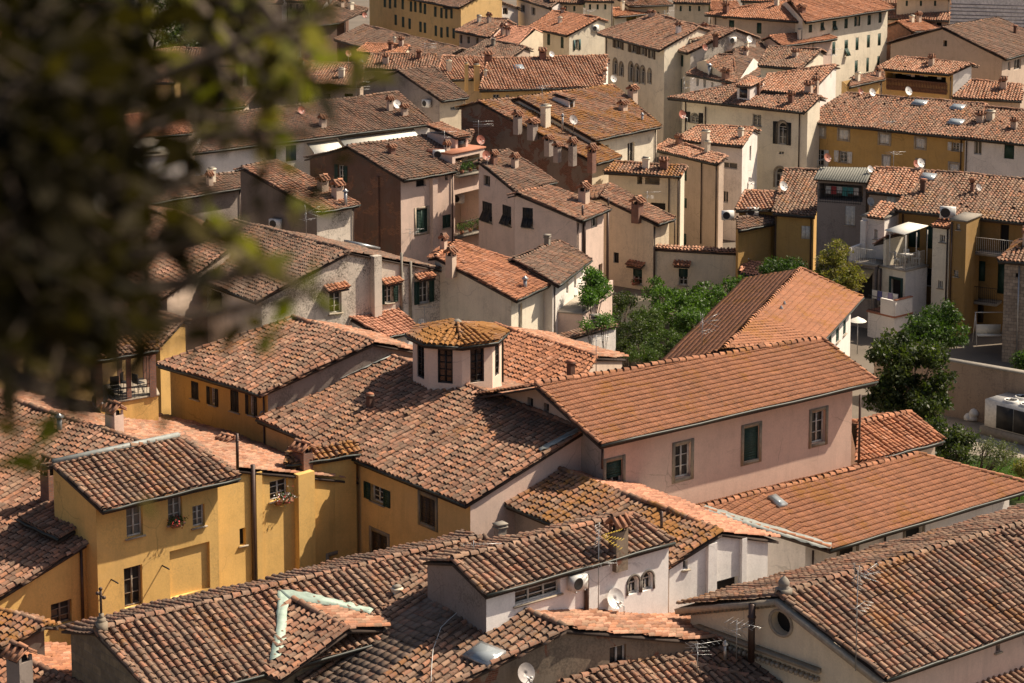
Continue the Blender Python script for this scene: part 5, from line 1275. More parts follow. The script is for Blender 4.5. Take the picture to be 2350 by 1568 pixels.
# ================= satellite dishes
def near_roof(H, x, y): return H.rpt((x, y))
dd = [
 (white.faces['F'].pix((1412, 1405)) + white.faces['F'].n * .5, 1412, 1374, 46, 'dishw', 'large white satellite dish in front of the white house wall with arched windows'),
 (h3.faces['R'].pix((1202, 1562)) + h3.faces['R'].n * .6, 1207, 1545, 46, 'dishg', 'grey satellite dish at the bottom edge against the grey wall'),
 (yel.rearpt((232, 955)), 227, 920, 36, 'dishg', 'pale grey satellite dish beside the rooftop loggia'),
 (l4.faces['R'].pix((968, 755)) + l4.faces['R'].n * .4, 968, 742, 21, 'dishw', 'cream satellite dish low in front of the black stained wall'),
 (t1.rpt((911, 252)), 911, 239, 20, 'dishw', 'white satellite dish between two chimneys on the long dark brown roof'),
 (t1.rpt((692, 266)), 692, 253, 18, 'dishr', 'red satellite dish alone on the left of the long dark brown roof'),
 (t3.rpt((826, 157)) - np.array([0, .5, 0]), 826, 139, 17, 'dishw', 'white satellite dish left of the narrow brown roofed cream house'),
 (t4.rpt((800, 160)), 800, 123, 16, 'dishr', 'red satellite dish on a mast behind the brown roof with the dark doorway'),
 (h24.rpt((1103, 345)), 1103, 321, 22, 'dishr', 'red satellite dish above the terrace dormer of the tall pink house'),
 (h25b.rpt((1118, 382)), 1116, 357, 22, 'dishr', 'red satellite dish on the upper wing of the pink house'),
 (h34.rpt((1316, 297)), 1316, 275, 22, 'dishg', 'grey satellite dish on a tall mast on the mossy roof'),
 (t5.rpt((1266, 140)), 1266, 124, 14, 'dishw', 'small white satellite dish on the ridge of the broad rosy roof'),
 (t5.faces['R'].pix((1405, 196)) + np.array([.3, -.3, 0]), 1408, 181, 17, 'dishw', 'white satellite dish on the white end wall of the broad rosy roof'),
 (t18.rpt((1570, 240)) + np.array([0, -3.5, -1.6]), 1566, 263, 20, 'dishr', 'faded red satellite dish in front of the cream palazzo'),
 (t16b.rpt((1680, 76)), 1720, 90, 16, 'dishw', 'white satellite dish at the end of the weathered white end wall'),
 (t16b.rpt((1618, 112)), 1618, 109, 15, 'dishr', 'red satellite dish on the weathered end wall of the palazzo'),
 (t26.rpt((2002, 225)), 2002, 212, 18, 'dishw', 'white satellite dish above the left end of the long ochre house ridge'),
 (t26.rpt((2085, 226)), 2085, 209, 20, 'dishw', 'white satellite dish in front of the laundry balcony'),
 (t26.rpt((1978, 222)), 1975, 210, 14, 'dishr', 'red satellite dish left of the white dish on the ochre house ridge'),
 (m1b.rpt((2095, 398)) + np.array([-6.2, 2, 0.2]), 1899, 362, 20, 'dishr', 'red satellite dish before the left windows of the long ochre house'),
 (m1.rpt((2113, 396)), 2113, 374, 21, 'dishw', 'white satellite dish on the ridge in front of the ochre house'),
 (m1.rpt((2119, 396)) + np.array([-.45, .6, .1]), 2103, 376, 18, 'dishr', 'red satellite dish just behind the white one before the ochre house'),
 (m2.rpt((1988, 400)), 1997, 388, 16, 'dishw', 'white satellite dish on the corner of the corrugated loggia roof'),
 (m3.rpt((1800, 446)), 1798, 427, 22, 'dishw', 'white satellite dish on the left edge of the small ochre house roof'),
 (m1b.faces['F'].pix((2000, 475)) - np.array([0, .4, 0]), 1998, 463, 21, 'dishw', 'white satellite dish beside the grey shutters of the beige house'),
 (m1.rpt((2240, 447)), 2246, 430, 16, 'dishg', 'grey satellite dish beside the red chimney on the long brown roof'),
 (gard.faces['F'].pix((1708, 612)), 1711, 591, 22, 'dishw', 'white satellite dish at the right end of the garden wall house'),
 (h28.faces['R'].pix((1720, 425)) + np.array([.3, -.4, 0]), 1721, 416, 18, 'dishg', 'grey satellite dish on the sunlit end of the tall white house'),
 (l1.rpt((70 + 110, 325)), 69, 322, 17, 'dishw', 'white satellite dish on the dark roof at the left edge'),
 (t8.faces['R'].pix((838, 40)) + np.array([.2, -.3, 0]), 837, 35, 13, 'dishr', 'red satellite dish on the white gable end near the top'),
]
for f_, x, y, dpx, m_, lb in dd: dish(f_, x, y, dpx, m_, lb)

# ================= aerials
def ah(p, hp): return hp / ppm(p)
for p, hp, kind, mat, rz, lb in (
 (white.faces['F'].pix((1367, 1405)) + white.faces['F'].n * .15, 200, 'panel', 'yellowm', -.5, 'tall aerial with yellow bars in front of the white house'),
 (ped.rpt((1964, 1521)), 222, 'panel', 'metal', .5, 'very tall aerial on the brown roof of the church hall'),
 (h3.rpt((1087, 1352)), 116, 'comb', 'metal', .1, 'comb shaped aerial beside the roof end of the white house'),
 (h3.rearpt((1690, 1500)), 80, 'yagi', 'metal', -.6, 'aerial beside the tall brown flue at the bottom'),
 (h4.rpt((1600, 1550)), 78, 'yagi', 'metal', .4, 'aerial on the low leaning roof at the bottom'),
 (h13.rearpt((1368, 838)), 70, 'bars', 'metal', .1, 'thin aerial on the beige gable behind the octagonal turret'),
 (hip15.rearpt((1611, 803)), 72, 'panel', 'metal', .3, 'aerial on the dark slope of the hipped hall'),
 (gard.faces['F'].pix((1703, 580)), 62, 'bars', 'metal', .2, 'aerial beside the dish at the end of the garden wall house'),
 (h26.rpt((1485, 490)), 52, 'yagi', 'metal', .2, 'aerial beside the brick chimney of the cream garden house'),
 (h24.faces['F'].pix((942, 560)) - np.array([0, .5, 0]), 40, 'yagi', 'metal', .1, 'small aerial below the green shutters of the tall pink house'),
 (l4.rpt((703, 535)), 52, 'panel', 'metal', .2, 'aerial on the ridge of the stained house'),
 (l4.faces['R'].pix((965, 735)) + l4.faces['R'].n * .4, 36, 'bars', 'metal', .0, 'aerial above the cream dish on the stained wall'),
 (h24.rpt((1098, 310)), 34, 'comb', 'metal', .2, 'comb aerial over the terrace dormer of the pink house'),
 (h34.rpt((1244, 243)), 48, 'bars', 'metal', .6, 'aerial near the ridge of the broad mossy roof'),
 (h24.rpt((1020, 350)), 50, 'yagi', 'metal', .4, 'aerial in the middle of the pink house roof'),
 (t18.rpt((1570, 226)), 40, 'panel', 'metal', .2, 'aerial at the left corner of the large cream palazzo'),
 (t1.rpt((690, 246)), 45, 'yagi', 'metal', .3, 'aerial behind the lone red dish on the long dark roof'),
 (t1.rpt((818, 236)), 52, 'comb', 'metal', .1, 'comb aerial on the ridge of the long dark roof'),
 (m1b.rpt((2050, 392)), 46, 'bars', 'metal', .1, 'aerial on the roof in front of the ochre house windows'),
 (t26.rpt((2035, 300)), 22, 'bars', 'metal', .2, 'short aerial near the eave of the ochre house'),
 (t18c.rpt((1907, 170)), 60, 'yagi', 'metal', .2, 'aerial on the white chimney wall before the big cream building'),
 (t3.rpt((975, 128)), 30, 'comb', 'metal', .1, 'comb aerial on the narrow brown roofed cream house'),
 (t14.rpt((1350, 48)), 26, 'bars', 'metal', .2, 'aerial on the rosy roof above four green shutters'),
 (t16.rpt((1525, 50)), 26, 'yagi', 'metal', .2, 'aerial on the roof of the palazzo with arched windows')):
    aerial(p, ah(p, hp), lb, kind, rz, mat)

# ================= air conditioners
for p, rz, lb in (
 (white.faces['L'].pix((1104, 1395)) * 0 + white.faces['F'].pix((1316, 1348)) + white.faces['F'].n * .25, .7, 'white air conditioner under the eave beside the long glazed veranda'),
 (t2.faces['L'].pix((987, 245)) - np.array([.3, .2, 0]), -.8, 'white air conditioner on the grey side wall near the top'),
 (h24.rpt((1007, 364)), .2, 'white air conditioner with round fan on the pink house roof'),
 (h24.rpt((1040, 340)), .2, 'pale air conditioner standing by the terrace dormer'),
 (ahouse.faces['L'].pix((640, 522)) - np.array([.2, .25, 0]), -.4, 'white air conditioner low on the dark grey house wall'),
 (m3c.faces['F'].pix((1668, 500)) - np.array([0, .6, 0]), .1, 'large white air conditioner beside the tall white house'),
 (m3c.faces['F'].pix((1725, 494)) - np.array([0, .3, 0]), .1, 'white air conditioner under the rosy roof of the ochre annexe'),
 (t14.faces['R'].pix((1365, 72)), .6, 'small air conditioner on the sunlit wall of the cream shuttered house'),
 (t16b.faces['R'].pix((1680, 100)), .6, 'air conditioner on the weathered white end wall')):
    aircon(p, rz, lb, .72, .54) if 'veranda' in lb else aircon(p, rz, lb)

# ================= right hand houses with balconies
Yf = m1.fpt('F', (2110, 560))[1]
mF = m1.faces['F']; nb = -m1.n2
def front(px, k):      # depth (Y) of a plane k metres in front of the long ochre wall, at a picture column
    q = mF.pix((px, 560)) + mF.n * k; return hit((px, 560), q, mF.n)[1]
tower = Block('stair_tower', 'narrow cream stair tower with two small windows and an air conditioner on top', (2141, 521), (2180, 526), Y=front(2160, 2.0), deep=1.9, wall='pale', walls={'R': 'shadeochre'})
tower.win('F', [(2163, 548, 12, 18), (2158, 653, 11, 18)], 'G', bars=0); tower.pipe('F', 2176, 525, 720)
mb = MB(); q_ = [tower.A - tower.n2 * .2 + UPZ * .14, tower.B - tower.n2 * .2 + UPZ * .14, tower.C + UPZ * .5, tower.D + UPZ * .5]; tile_field(mb, q_, 'coppo', tmat('orange'), 4); slab_poly(mb, q_, .05, M('wood')); mb.build('roof', tower.root)
aircon((tower.A + tower.B) / 2 + tower.n2 * .9 + UPZ * .5, -.3, 'white air conditioner on top of the narrow cream stair tower', 1.0, .75)
och = Block('stair_tower', 'narrow ochre stair tower with a concrete cap', (2182, 506), (2218, 510), Y=front(2200, 2.6), deep=2.5, wall='shadeochre')
och.win('F', [(2199, 521, 8, 14), (2194, 628, 10, 14)], 'G', bars=0); och.pipe('F', 2186, 510, 720)
wb = Block('terrace_house', 'white house wing under a small tiled roof behind the golden tree', (1978, 498), (2030, 504), Y=front(2010, 1.2), deep=2.0, wall='white')
wb.win('F', [(2010, 538, 8, 22)], 'G'); wb.strip('F', 1978, 1990, 505, 660, .35)
mb = MB(); q_ = [wb.A - wb.n2 * .3 + UPZ * .16 + wb.d * .5, wb.B - wb.n2 * .3 + UPZ * .16, wb.C + UPZ * .75, wb.D + UPZ * .75 + wb.d * .5]; tile_field(mb, q_, 'coppo', tmat('rosy'), 4); slab_poly(mb, q_, .05, M('wood')); mb.build('roof', wb.root)
sb_ = Block('terrace', 'small terrace with white railing and striped awning behind the golden tree', (1950, 604), (2008, 612), Y=front(1980, 3.0), deep=1.6, wall='grey', cat='terrace', cap='paving')
sb_.win('F', [(1985, 655, 34, 60)], 'D')
A, B, C, D = sb_.A + UPZ * .12, sb_.B + UPZ * .12, sb_.C + UPZ * .12, sb_.D + UPZ * .12
railing(sb_.root, [A, B], .95, 'frame'); mb = MB(); mb.box((A + D) / 2 + UPZ * .45, sb_.d * .09, (D - A) / 2, UPZ * .45, wmat('white'), True); mb.build('parapet', sb_.root)
mb = MB(); q_ = [A - UPZ * .2 - sb_.n2 * .9 - UPZ * .45, B - UPZ * .2 - sb_.n2 * .9 - UPZ * .45, B - UPZ * .2, A - UPZ * .2]; slab_poly(mb, q_, .03, plain('tan_awning_cloth', (.42, .30, .15), .9)); mb.build('awning', sb_.root)
tb = Block('terrace_house', 'cream block with an open terrace under a white canopy', (2018, 612), (2078, 624), Y=front(2050, 2.7), deep=2.3, wall='pale', walls={'R': 'white'}, cap='paving')
tb.win('F', [(2056, 668, 22, 52)], 'D', trim='green'); tb.pipe('F', 2024, 616, 700); tb.strip('F', 2018, 2022, 616, 700, .2, wmat('grey'))
A, B, C, D = tb.A + UPZ * .12, tb.B + UPZ * .12, tb.C + UPZ * .12, tb.D + UPZ * .12
railing(tb.root, [A + tb.d * .75, B, B + (C - B) * .85], 1.0, 'frame')
mb = MB(); mb.box((A + D) / 2 + UPZ * .9 + tb.d * .4, tb.d * .1, (D - A) / 2, UPZ * .9, wmat('pale'), True); mb.build('parapet_wall', tb.root)
mb = MB(); q_ = [A - tb.d * .5 + UPZ * 1.3, A + tb.d * .55 + UPZ * 1.95, D + tb.d * .55 + UPZ * 1.95, D - tb.d * .5 + UPZ * 1.3]; tile_field(mb, q_, 'coppo', tmat('rosy'), 4); slab_poly(mb, q_, .06, M('wood')); mb.build('lean_roof', tb.root)
for q in (A + tb.d * .8, B - tb.d * .05, B + (C - B) * .5 - tb.d * .05, C - tb.d * .05):
    mb = MB(); mb.tube([q, np.array([q[0], q[1], A[2] + 2.3])], .035, M('frame'), 6); mb.build('canopy_post', tb.root)
cn = empty('terrace_canopy', 'white sunlit canopy over the terrace table', 'canopy'); mb = MB(); slab_poly(mb, [A + tb.d * .5 + UPZ * 2.42 - tb.n2 * .2, B + UPZ * 2.36 - tb.n2 * .2, C + UPZ * 2.6, D + tb.d * .5 + UPZ * 2.6], .05, M('canvas'), 0); mb.build('cover', cn)
tt = empty('garden_table', 'white table with chairs on the terrace under the canopy', 'table'); q = (A + B + C + D) / 4 + tb.d * .25 + tb.n2 * .05
mb = MB(); mb.abox(q + UPZ * .73, .8, .6, .04, M('plastic'), .2); mb.build('tabletop', tt)
for sx in (-.34, .34):
    for sy in (-.24, .24): mb = MB(); mb.tube([q + np.array([sx, sy, 0]), q + np.array([sx, sy, .72])], .025, M('plastic'), 5); mb.build('leg', tt)
for k, (ox, oy) in enumerate(((-.66, -.05), (.05, .62), (.64, .1))):
    r_ = empty('garden_chair', 'white chair at the terrace table', 'chair', group='white chairs on the canopy terrace'); b_ = q + np.array([ox, oy, 0])
    mb = MB(); mb.abox(b_ + UPZ * .44, .4, .4, .04, M('plastic'), .3); mb.build('seat', r_); mb = MB(); mb.abox(b_ + UPZ * .7 + np.array([ox, oy, 0]) * .2, .4, .05, .45, M('plastic'), math.atan2(oy, ox) + 1.57); mb.build('backrest', r_)
    for sx in (-.17, .17):
        for sy in (-.17, .17): mb = MB(); mb.tube([b_ + np.array([sx, sy, 0]), b_ + np.array([sx, sy, .43])], .018, M('plastic'), 5); mb.build('leg', r_)
m1.win('F', [(2098, 545, 26, 46), (2134, 545, 18, 52)], 'S', sh='green'); m1.win('F', [(2125, 636, 26, 44)], 'G')
RL = np.random.default_rng(3)
lb_ = Block('terrace_house', 'low terrace with white parapet and drying laundry beside the garden', (1992, 716), (2052, 730), Y=front(2020, 5.2), deep=1.7, wall='white', cap='terracotta')
A, B, C, D = lb_.A + UPZ * .12, lb_.B + UPZ * .12, lb_.C + UPZ * .12, lb_.D + UPZ * .12
mb = MB(); mb.box((B + C) / 2 + UPZ * .5, (C - B) / 2, lb_.d * .08, UPZ * .5, wmat('white'), True); mb.box((B * .75 + A * .25) + UPZ * .5, (B - A) * .25, lb_.n2 * .08, UPZ * .5, wmat('white'), True); mb.box((B + C) / 2 + UPZ * 1.03, (C - B) / 2, lb_.d * .12, UPZ * .03, M('terracotta')); mb.build('parapet', lb_.root)
railing(lb_.root, [A, A + (B - A) * .5], 1.0, 'iron')
RL = np.random.default_rng(3)
def laundry(p, d, n, cols, label, drop=(.5, 1.0), w=.35):
    r_ = empty('clothes_airer', label, 'clothes line'); p = np.asarray(p, float); d = unit(d); mb = MB(); L = n * w * 1.1
    for o in (0, L): mb.tube([p + d * o, p + d * o + UPZ * 1.25], .018, M('metal'), 5)
    mb.tube([p + UPZ * 1.25, p + d * L + UPZ * 1.25], .012, M('metal'), 5); mb.build('line', r_)
    for i in range(n):
        m_ = plain('laundry_cloth_%d' % (i % len(cols)) + label[:4], cols[i % len(cols)], .9); h_ = RL.uniform(*drop); a = p + d * (i * w * 1.1 + .03) + UPZ * 1.24; e = np.cross(d, UPZ); mb = MB(); V = []
        for r in range(5):
            for c in range(5): V.append(a + d * (w * c / 4) - UPZ * (h_ * r / 4) + e * (.04 * math.sin(c * 2.1 + i) * (r / 4) + .015))
        F_ = [(r * 5 + c, r * 5 + c + 1, r * 5 + c + 6, r * 5 + c + 5) for r in range(4) for c in range(4)]
        mb.add(V, F_, m_); mb.build('garment', r_)
laundry(A + lb_.n2 * .5 - lb_.d * .1, lb_.d * .9 + lb_.n2 * .1, 5, [(.7, .68, .66), (.12, .12, .3), (.6, .58, .6), (.3, .25, .4)], 'white and dark laundry drying on the low white terrace')
pz = m2.faces['F'].pix((1890, 462)) + m2.n2 * .5; laundry(np.array([pz[0], pz[1], pz[2] - .25]), m2.d, 6, [(.7, .66, .62), (.5, .08, .08), (.65, .62, .6), (.1, .35, .34), (.12, .36, .36)], 'towels and clothes drying in the corrugated roof loggia', (.4, .7))
railing(m2.root, [np.array([*m2.faces['F'].pix((1878, 462))[:2], pz[2] - .1]), np.array([*m2.faces['F'].pix((1975, 470))[:2], pz[2] - .1])], .9, 'iron', .16)
pz = t25.faces['F'].pix((2045, 190)) + t25.n2 * .4; laundry(np.array([pz[0], pz[1], pz[2] + .3]), t25.d, 14, [(.6, .58, .55), (.3, .2, .35), (.45, .45, .3), (.2, .22, .3), (.6, .5, .5)], 'clothes hanging in the open wooden balustrade balcony', (.5, .9), .4)
f_ = t25.faces['F']; mb = MB(); a_, b_ = f_.pix((2035, 192)), f_.pix((2172, 205)); z_ = a_[2] - .35
for i in range(40): q = a_ + (b_ - a_) * i / 39; mb.lathe([q[0], q[1] - .06, z_ - .1], [(.05, 0), (.09, .2), (.04, .45), (.07, .85)], plain('baluster_wood', (.2, .09, .05)), 6)
for z in (-.12, .85): mb.box([(a_ + b_)[0] / 2, (a_ + b_)[1] / 2 - .06, z_ + z], f_.u * np.linalg.norm((b_ - a_)[:2]) / 2, f_.n * .08, [0, 0, .06], plain('baluster_wood', (.2, .09, .05)))
mb.build('balustrade', t25.root)
# balconies on the long ochre wall
fm = m1.faces['F']
for (x0, x1, y), lbm in (((2222, 2345, 569), 'frame'), ((2215, 2300, 680), 'iron')):
    a_, b_ = fm.pix((x0, y)), fm.pix((x1, y)); z_ = a_[2]; n_ = fm.n; L_ = np.linalg.norm((b_ - a_)[:2]); mid = (a_ + b_) / 2
    bo = empty('balcony', 'balcony with %s railing on the ochre wall at right' % ('white' if lbm == 'frame' else 'dark'), 'balcony')
    mb = MB(); mb.box([mid[0] + n_[0] * .6, mid[1] + n_[1] * .6, z_ - .08], fm.u * L_ / 2, n_ * .6, [0, 0, .08], M('concrete')); mb.build('slab', bo)
    a2, b2 = np.array([*(a_ + n_ * 1.15)[:2], z_]), np.array([*(b_ + n_ * 1.15)[:2], z_]); railing(bo, [np.array([*a_[:2], z_]), a2, b2], 1.0, lbm)
st = House('stone_tower', 'rough stone tower with a small mossy hipped roof at the right edge', (2290, 598), (2450, 612), (2390, 548), (2370, 546), ze=11.4, sl=.35, roof='moss', wall='rubble', hip='LR', rear=1.0, oe=.35)
st.win('F', [(2334, 632, 7, 10), (2368, 800, 12, 12)], 'D'); st.pipe('F', 2340, 610, 830, .05, 'metal')
# garden swing
sw = empty('garden_swing', 'white framed garden swing in front of the ochre wall', 'garden swing'); q0 = aty((2270, 785), 133); mb = MB()
for sx in (-.9, .9):
    for sy in (-.6, .6): mb.tube([q0 + np.array([sx, sy, -.1]), q0 + np.array([sx, 0, 1.9])], .03, M('frame'), 5)
mb.tube([q0 + np.array([-.95, 0, 1.9]), q0 + np.array([.95, 0, 1.9])], .03, M('frame'), 5); mb.build('frame', sw)
mb = MB(); mb.abox(q0 + UPZ * .45, 1.5, .5, .06, M('canvas')); mb.abox(q0 + np.array([0, .28, .75]), 1.5, .06, .6, M('canvas')); mb.build('seat', sw)

# ================= garden walls, yard, machines
def wall_thing(label, g0, g1, ztop, th, mat, cop=None, base=4.8, cat='wall'):
    g0 = np.asarray(g0, float); g1 = np.asarray(g1, float); d = unit([g1[0] - g0[0], g1[1] - g0[1], 0]); n = np.array([-d[1], d[0], 0]); r_ = empty('garden_wall', label, cat)
    mid = (g0 + g1) / 2; L = np.linalg.norm((g1 - g0)[:2]); mb = MB(); mb.box([mid[0], mid[1], (base + ztop) / 2], d * L / 2, n * th / 2, [0, 0, (ztop - base) / 2], wmat(mat), True); mb.build('wall', r_)
    if cop == 'tile':
        a, b = np.array([g0[0], g0[1], ztop]) - n * (th / 2 + .1), np.array([g1[0], g1[1], ztop]) - n * (th / 2 + .1); mb = MB(); P = [a, b, b + n * (th + .2) + UPZ * .15, a + n * (th + .2) + UPZ * .15]; tile_field(mb, P, 'coppo', tmat('old'), 9); slab_poly(mb, P, .05, M('wood')); mb.build('coping', r_)
    elif cop: mb = MB(); mb.box([mid[0], mid[1], ztop + .05], d * L / 2, n * (th / 2 + .06), [0, 0, .05], M(cop)); mb.build('coping', r_)
    return r_
a_ = at_z((2010, 905), 5); b_ = at_z((2150, 949), 5); c_ = at_z((2430, 1001), 5); zt2 = EYE[2] + ray((2192, 832))[2] * (at_z((2192, 958), 5)[1] / ray((2192, 832))[1])
wall_thing('long brown plastered retaining wall behind the cooling unit', b_, c_, zt2, .4, 'drab', 'concrete'); wall_thing('brown wall running behind the magnolia tree', a_, b_ - np.array([.1, -.1, 0]), zt2 - .3, .4, 'drab', 'concrete')
wa = aty((1283, 778), 120); wb2 = aty((1408, 747), 123.5); wall_thing('white wall with tile coping and a stone chimney beside the garden', [wa[0], wa[1], 5], [wb2[0], wb2[1], 5], (wa[2] + wb2[2]) / 2, .35, 'white', 'tile')
wp = wa + (wb2 - wa) * .68; ch_ = MB(); r_ = empty('chimney_stack', 'stacked stone slab chimney on the white garden wall', 'chimney'); z0 = (wa[2] + wb2[2]) / 2
for j in range(5): ch_.abox([wp[0], wp[1], z0 + .15 + j * .17], .62 - .05 * (j % 2), .5, .09, M('concrete'), .3)
ch_.abox([wp[0], wp[1], z0 + .4], .4, .32, .8, M('dark'), .3); ch_.build('slabs', r_)
tv = Block('terrace', 'rose walled terrace carrying the wisteria beside the white house', (1337, 722), (1405, 672), Y=127.5, deep=3.5, wall='rose', cat='terrace', cap='paving')
mb = MB(); mb.box((tv.A + tv.B) / 2 + UPZ * .45 + (tv.B - tv.A) * .22, (tv.B - tv.A) * .26, tv.n2 * .09, UPZ * .38, wmat('rose'), True); mb.build('parapet', tv.root)
railing(tv.root, [tv.A + UPZ * .12, tv.A + (tv.B - tv.A) * .45 + UPZ * .12], .9, 'iron', .15)
sh_ = House('small_house', 'little cream shed with an orange roof at the end of the garden wall', (1698, 627), (1747, 634), (1751, 605), (1708, 601), ze=7.0, sl=.3, roof='fresh', wall='cream', rear=.2); sh_.win('F', [(1712, 643, 20, 14)], 'D')
yd = MB(); slab_poly(yd, [at_z(p, 5.02) for p in ((1990, 960), (2150, 949), (2430, 1001), (2430, 1052), (2200, 1062), (2050, 1010))], .03, M('paving'), 0); g_ = yd.build('yard_paving'); g_['kind'] = 'structure'
gl = MB(); P_ = [at_z(p, 5.03) for p in ((2150, 1062), (2235, 1045), (2430, 1058), (2500, 1180), (2250, 1150))]; slab_poly(gl, P_, .03, plain('lawn_soil', (.06, .085, .02), .95, nscale=3), 0)
rg = np.random.default_rng(5); uu = rg.random((26000, 2)); Q_ = np.array(P_); p4 = Q_[0] + (Q_[2] - Q_[0]) * uu[:, :1] + (Q_[4] - Q_[0]) * uu[:, 1:2]; leaves(gl, p4 + UPZ * .01, .11, leaf_mat('leaves_bright', LEAF['bright']), rg, .22, (0, 0, 1.6)); g_ = gl.build('lawn'); g_['kind'] = 'stuff'
gs = MB(); P_ = [at_z(p, 5.015) for p in ((1400, 700), (1720, 660), (1720, 860), (1400, 860))]; slab_poly(gs, P_, .01, plain('garden_soil', (.07, .06, .035), .95, nscale=2), 0); g_ = gs.build('garden_ground'); g_['kind'] = 'structure'
# cooling unit
cu = empty('cooling_unit', 'big white cooling unit with dark grilles and roof fans in the paved yard', 'cooling unit'); qa = at_z((2259, 977), 5.5); qb = at_z((2350, 1001), 5.5)
ld = unit([qb[0] - qa[0], qb[1] - qa[1], 0]); sd = np.array([-ld[1], ld[0], 0]); L_ = 5.2; W_ = 2.1; cc = qa + ld * L_ / 2 + sd * W_ / 2; Hh = 1.5
mb = MB(); mb.box([cc[0], cc[1], 5.24], ld * (L_ / 2 + .2), sd * (W_ / 2 + .15), [0, 0, .24], M('concrete')); mb.build('plinth', cu)
mb = MB(); mb.box([cc[0], cc[1], 5.5 + Hh / 2], ld * L_ / 2, sd * W_ / 2, [0, 0, Hh / 2], M('plastic')); mb.build('case', cu)
for i in range(4):
    q = qa + ld * (.75 + .56 + i * 1.12) - sd * .012; mb = MB(); mb.box([q[0], q[1], 5.5 + Hh * .46], ld * .54, sd * .012, [0, 0, Hh * .42], M('iron')); mb.build('grille', cu)
for i in range(4):
    for j in (-.24, .24):
        q = cc + ld * (-L_ / 2 + 1.3 + i * 1.05) + sd * W_ * j; mb = MB(); mb.lathe([q[0], q[1], 5.5 + Hh], [(.40, 0), (.40, .14), (.33, .15), (.32, .05), (.01, .04)], M('plastic'), 16); fo = mb.build('fan', cu); mb = MB()
        mb.lathe([q[0], q[1], 5.5 + Hh + .1], [(.01, .03), (.09, .02), (.09, -.02)], M('iron'), 8)
        for k in range(6): a = k * 1.0472; c_ = np.array([math.cos(a), math.sin(a), 0]); mb.box(np.array([q[0], q[1], 5.5 + Hh + .1]) + c_ * .2, c_ * .12, np.array([-math.sin(a), math.cos(a), .3]) * .08, [0, 0, .008], M('iron'))
        mb.build('fan_blades', fo)
q = at_z((2232, 966), 5.02); mb = MB()
for o_ in ((0, 0, .22), (.25, .1, .18), (-.2, .12, .2), (.05, -.05, .5)): mb.lathe(q + np.array([o_[0], o_[1], o_[2] - .25]), [(.01, 0), (.26, .08), (.28, .25), (.16, .42), (.01, .48)], M('plastic'), 10)
tag(mb.build('rubbish_bag'), 'white rubbish bags heaped against the retaining wall', 'bag')
# parasols
def parasol(p, r, h, label, tilt=0):
    o = empty('parasol', label, 'parasol', group='parasols'); p = np.asarray(p, float); mb = MB(); mb.tube([p, p + UPZ * h], .03, M('metal'), 6); mb.build('pole', o)
    mb = MB(); V = [p + UPZ * (h + .1)]; F_ = []
    for ring, (rr, dz) in enumerate(((.4, -.04), (.75, -.2), (1, -.42))):
        for k in range(16): a = k * math.pi / 8; V.append(p + np.array([rr * r * math.cos(a), rr * r * math.sin(a), h + dz * r * .9]))
    for k in range(16):
        k2 = (k + 1) % 16; F_.append((0, 1 + k, 1 + k2))
        for ring in range(2): F_.append((1 + ring * 16 + k, 17 + ring * 16 + k, 17 + ring * 16 + k2, 1 + ring * 16 + k2))
    mb.add(V, F_, M('canvas')); mb.build('canopy', o)
for (x, y, rp), lb in (((272, 342, 21), 'white parasol leftmost on the terrace behind the leaves'), ((306, 338, 20), 'middle white parasol on the terrace behind the leaves'), ((358, 334, 21), 'white parasol farthest right on the terrace behind the leaves')):
    p = aty((x, y), 150); parasol(p - UPZ * 2.1, rp / ppm(p), 2.1, lb)
tq = aty((310, 372), 151); mb = MB()
bk = Block('terrace', 'terrace with parasols and green plants behind the leaves', (205, 372), (430, 352), Y=147, deep=7, wall='white', cat='terrace', cap='paving')
p = aty((1969, 730), 131); parasol(p - UPZ * 2.3, 20 / ppm(p), 2.3, 'white parasol beside the hipped hall')
# awnings on the long white wall
fw = t1.faces['F']
for pts, lb in (([(702, 328), (770, 317), (782, 344), (703, 361)], 'white awning on the left below the long dark roof'), ([(775, 316), (946, 297), (946, 311), (788, 338)], 'long white awning on the right below the long dark roof')):
    z_ = fw.pix(pts[0])[2]; a = fw.pix(pts[0]) + fw.n * .1; b = fw.pix(pts[1]) + fw.n * .1; b[2] = a[2]
    o = 1.7; dr = 1.05; P = [a + fw.n * o - UPZ * dr, b + fw.n * o - UPZ * dr, b, a]; aw = empty('awning', lb, 'awning', group='white awnings'); mb = MB(); slab_poly(mb, P, .03, M('canvas'), 0); mb.box((P[0] + P[1]) / 2 - UPZ * .12, (P[1] - P[0]) / 2, fw.n * .012, UPZ * .1, M('canvas')); mb.build('fabric', aw)
    mb = MB(); mb.tube([a, P[0]], .03, M('metal'), 5); mb.build('arm', aw); mb = MB(); mb.tube([b, P[1]], .03, M('metal'), 5); mb.build('arm', aw)
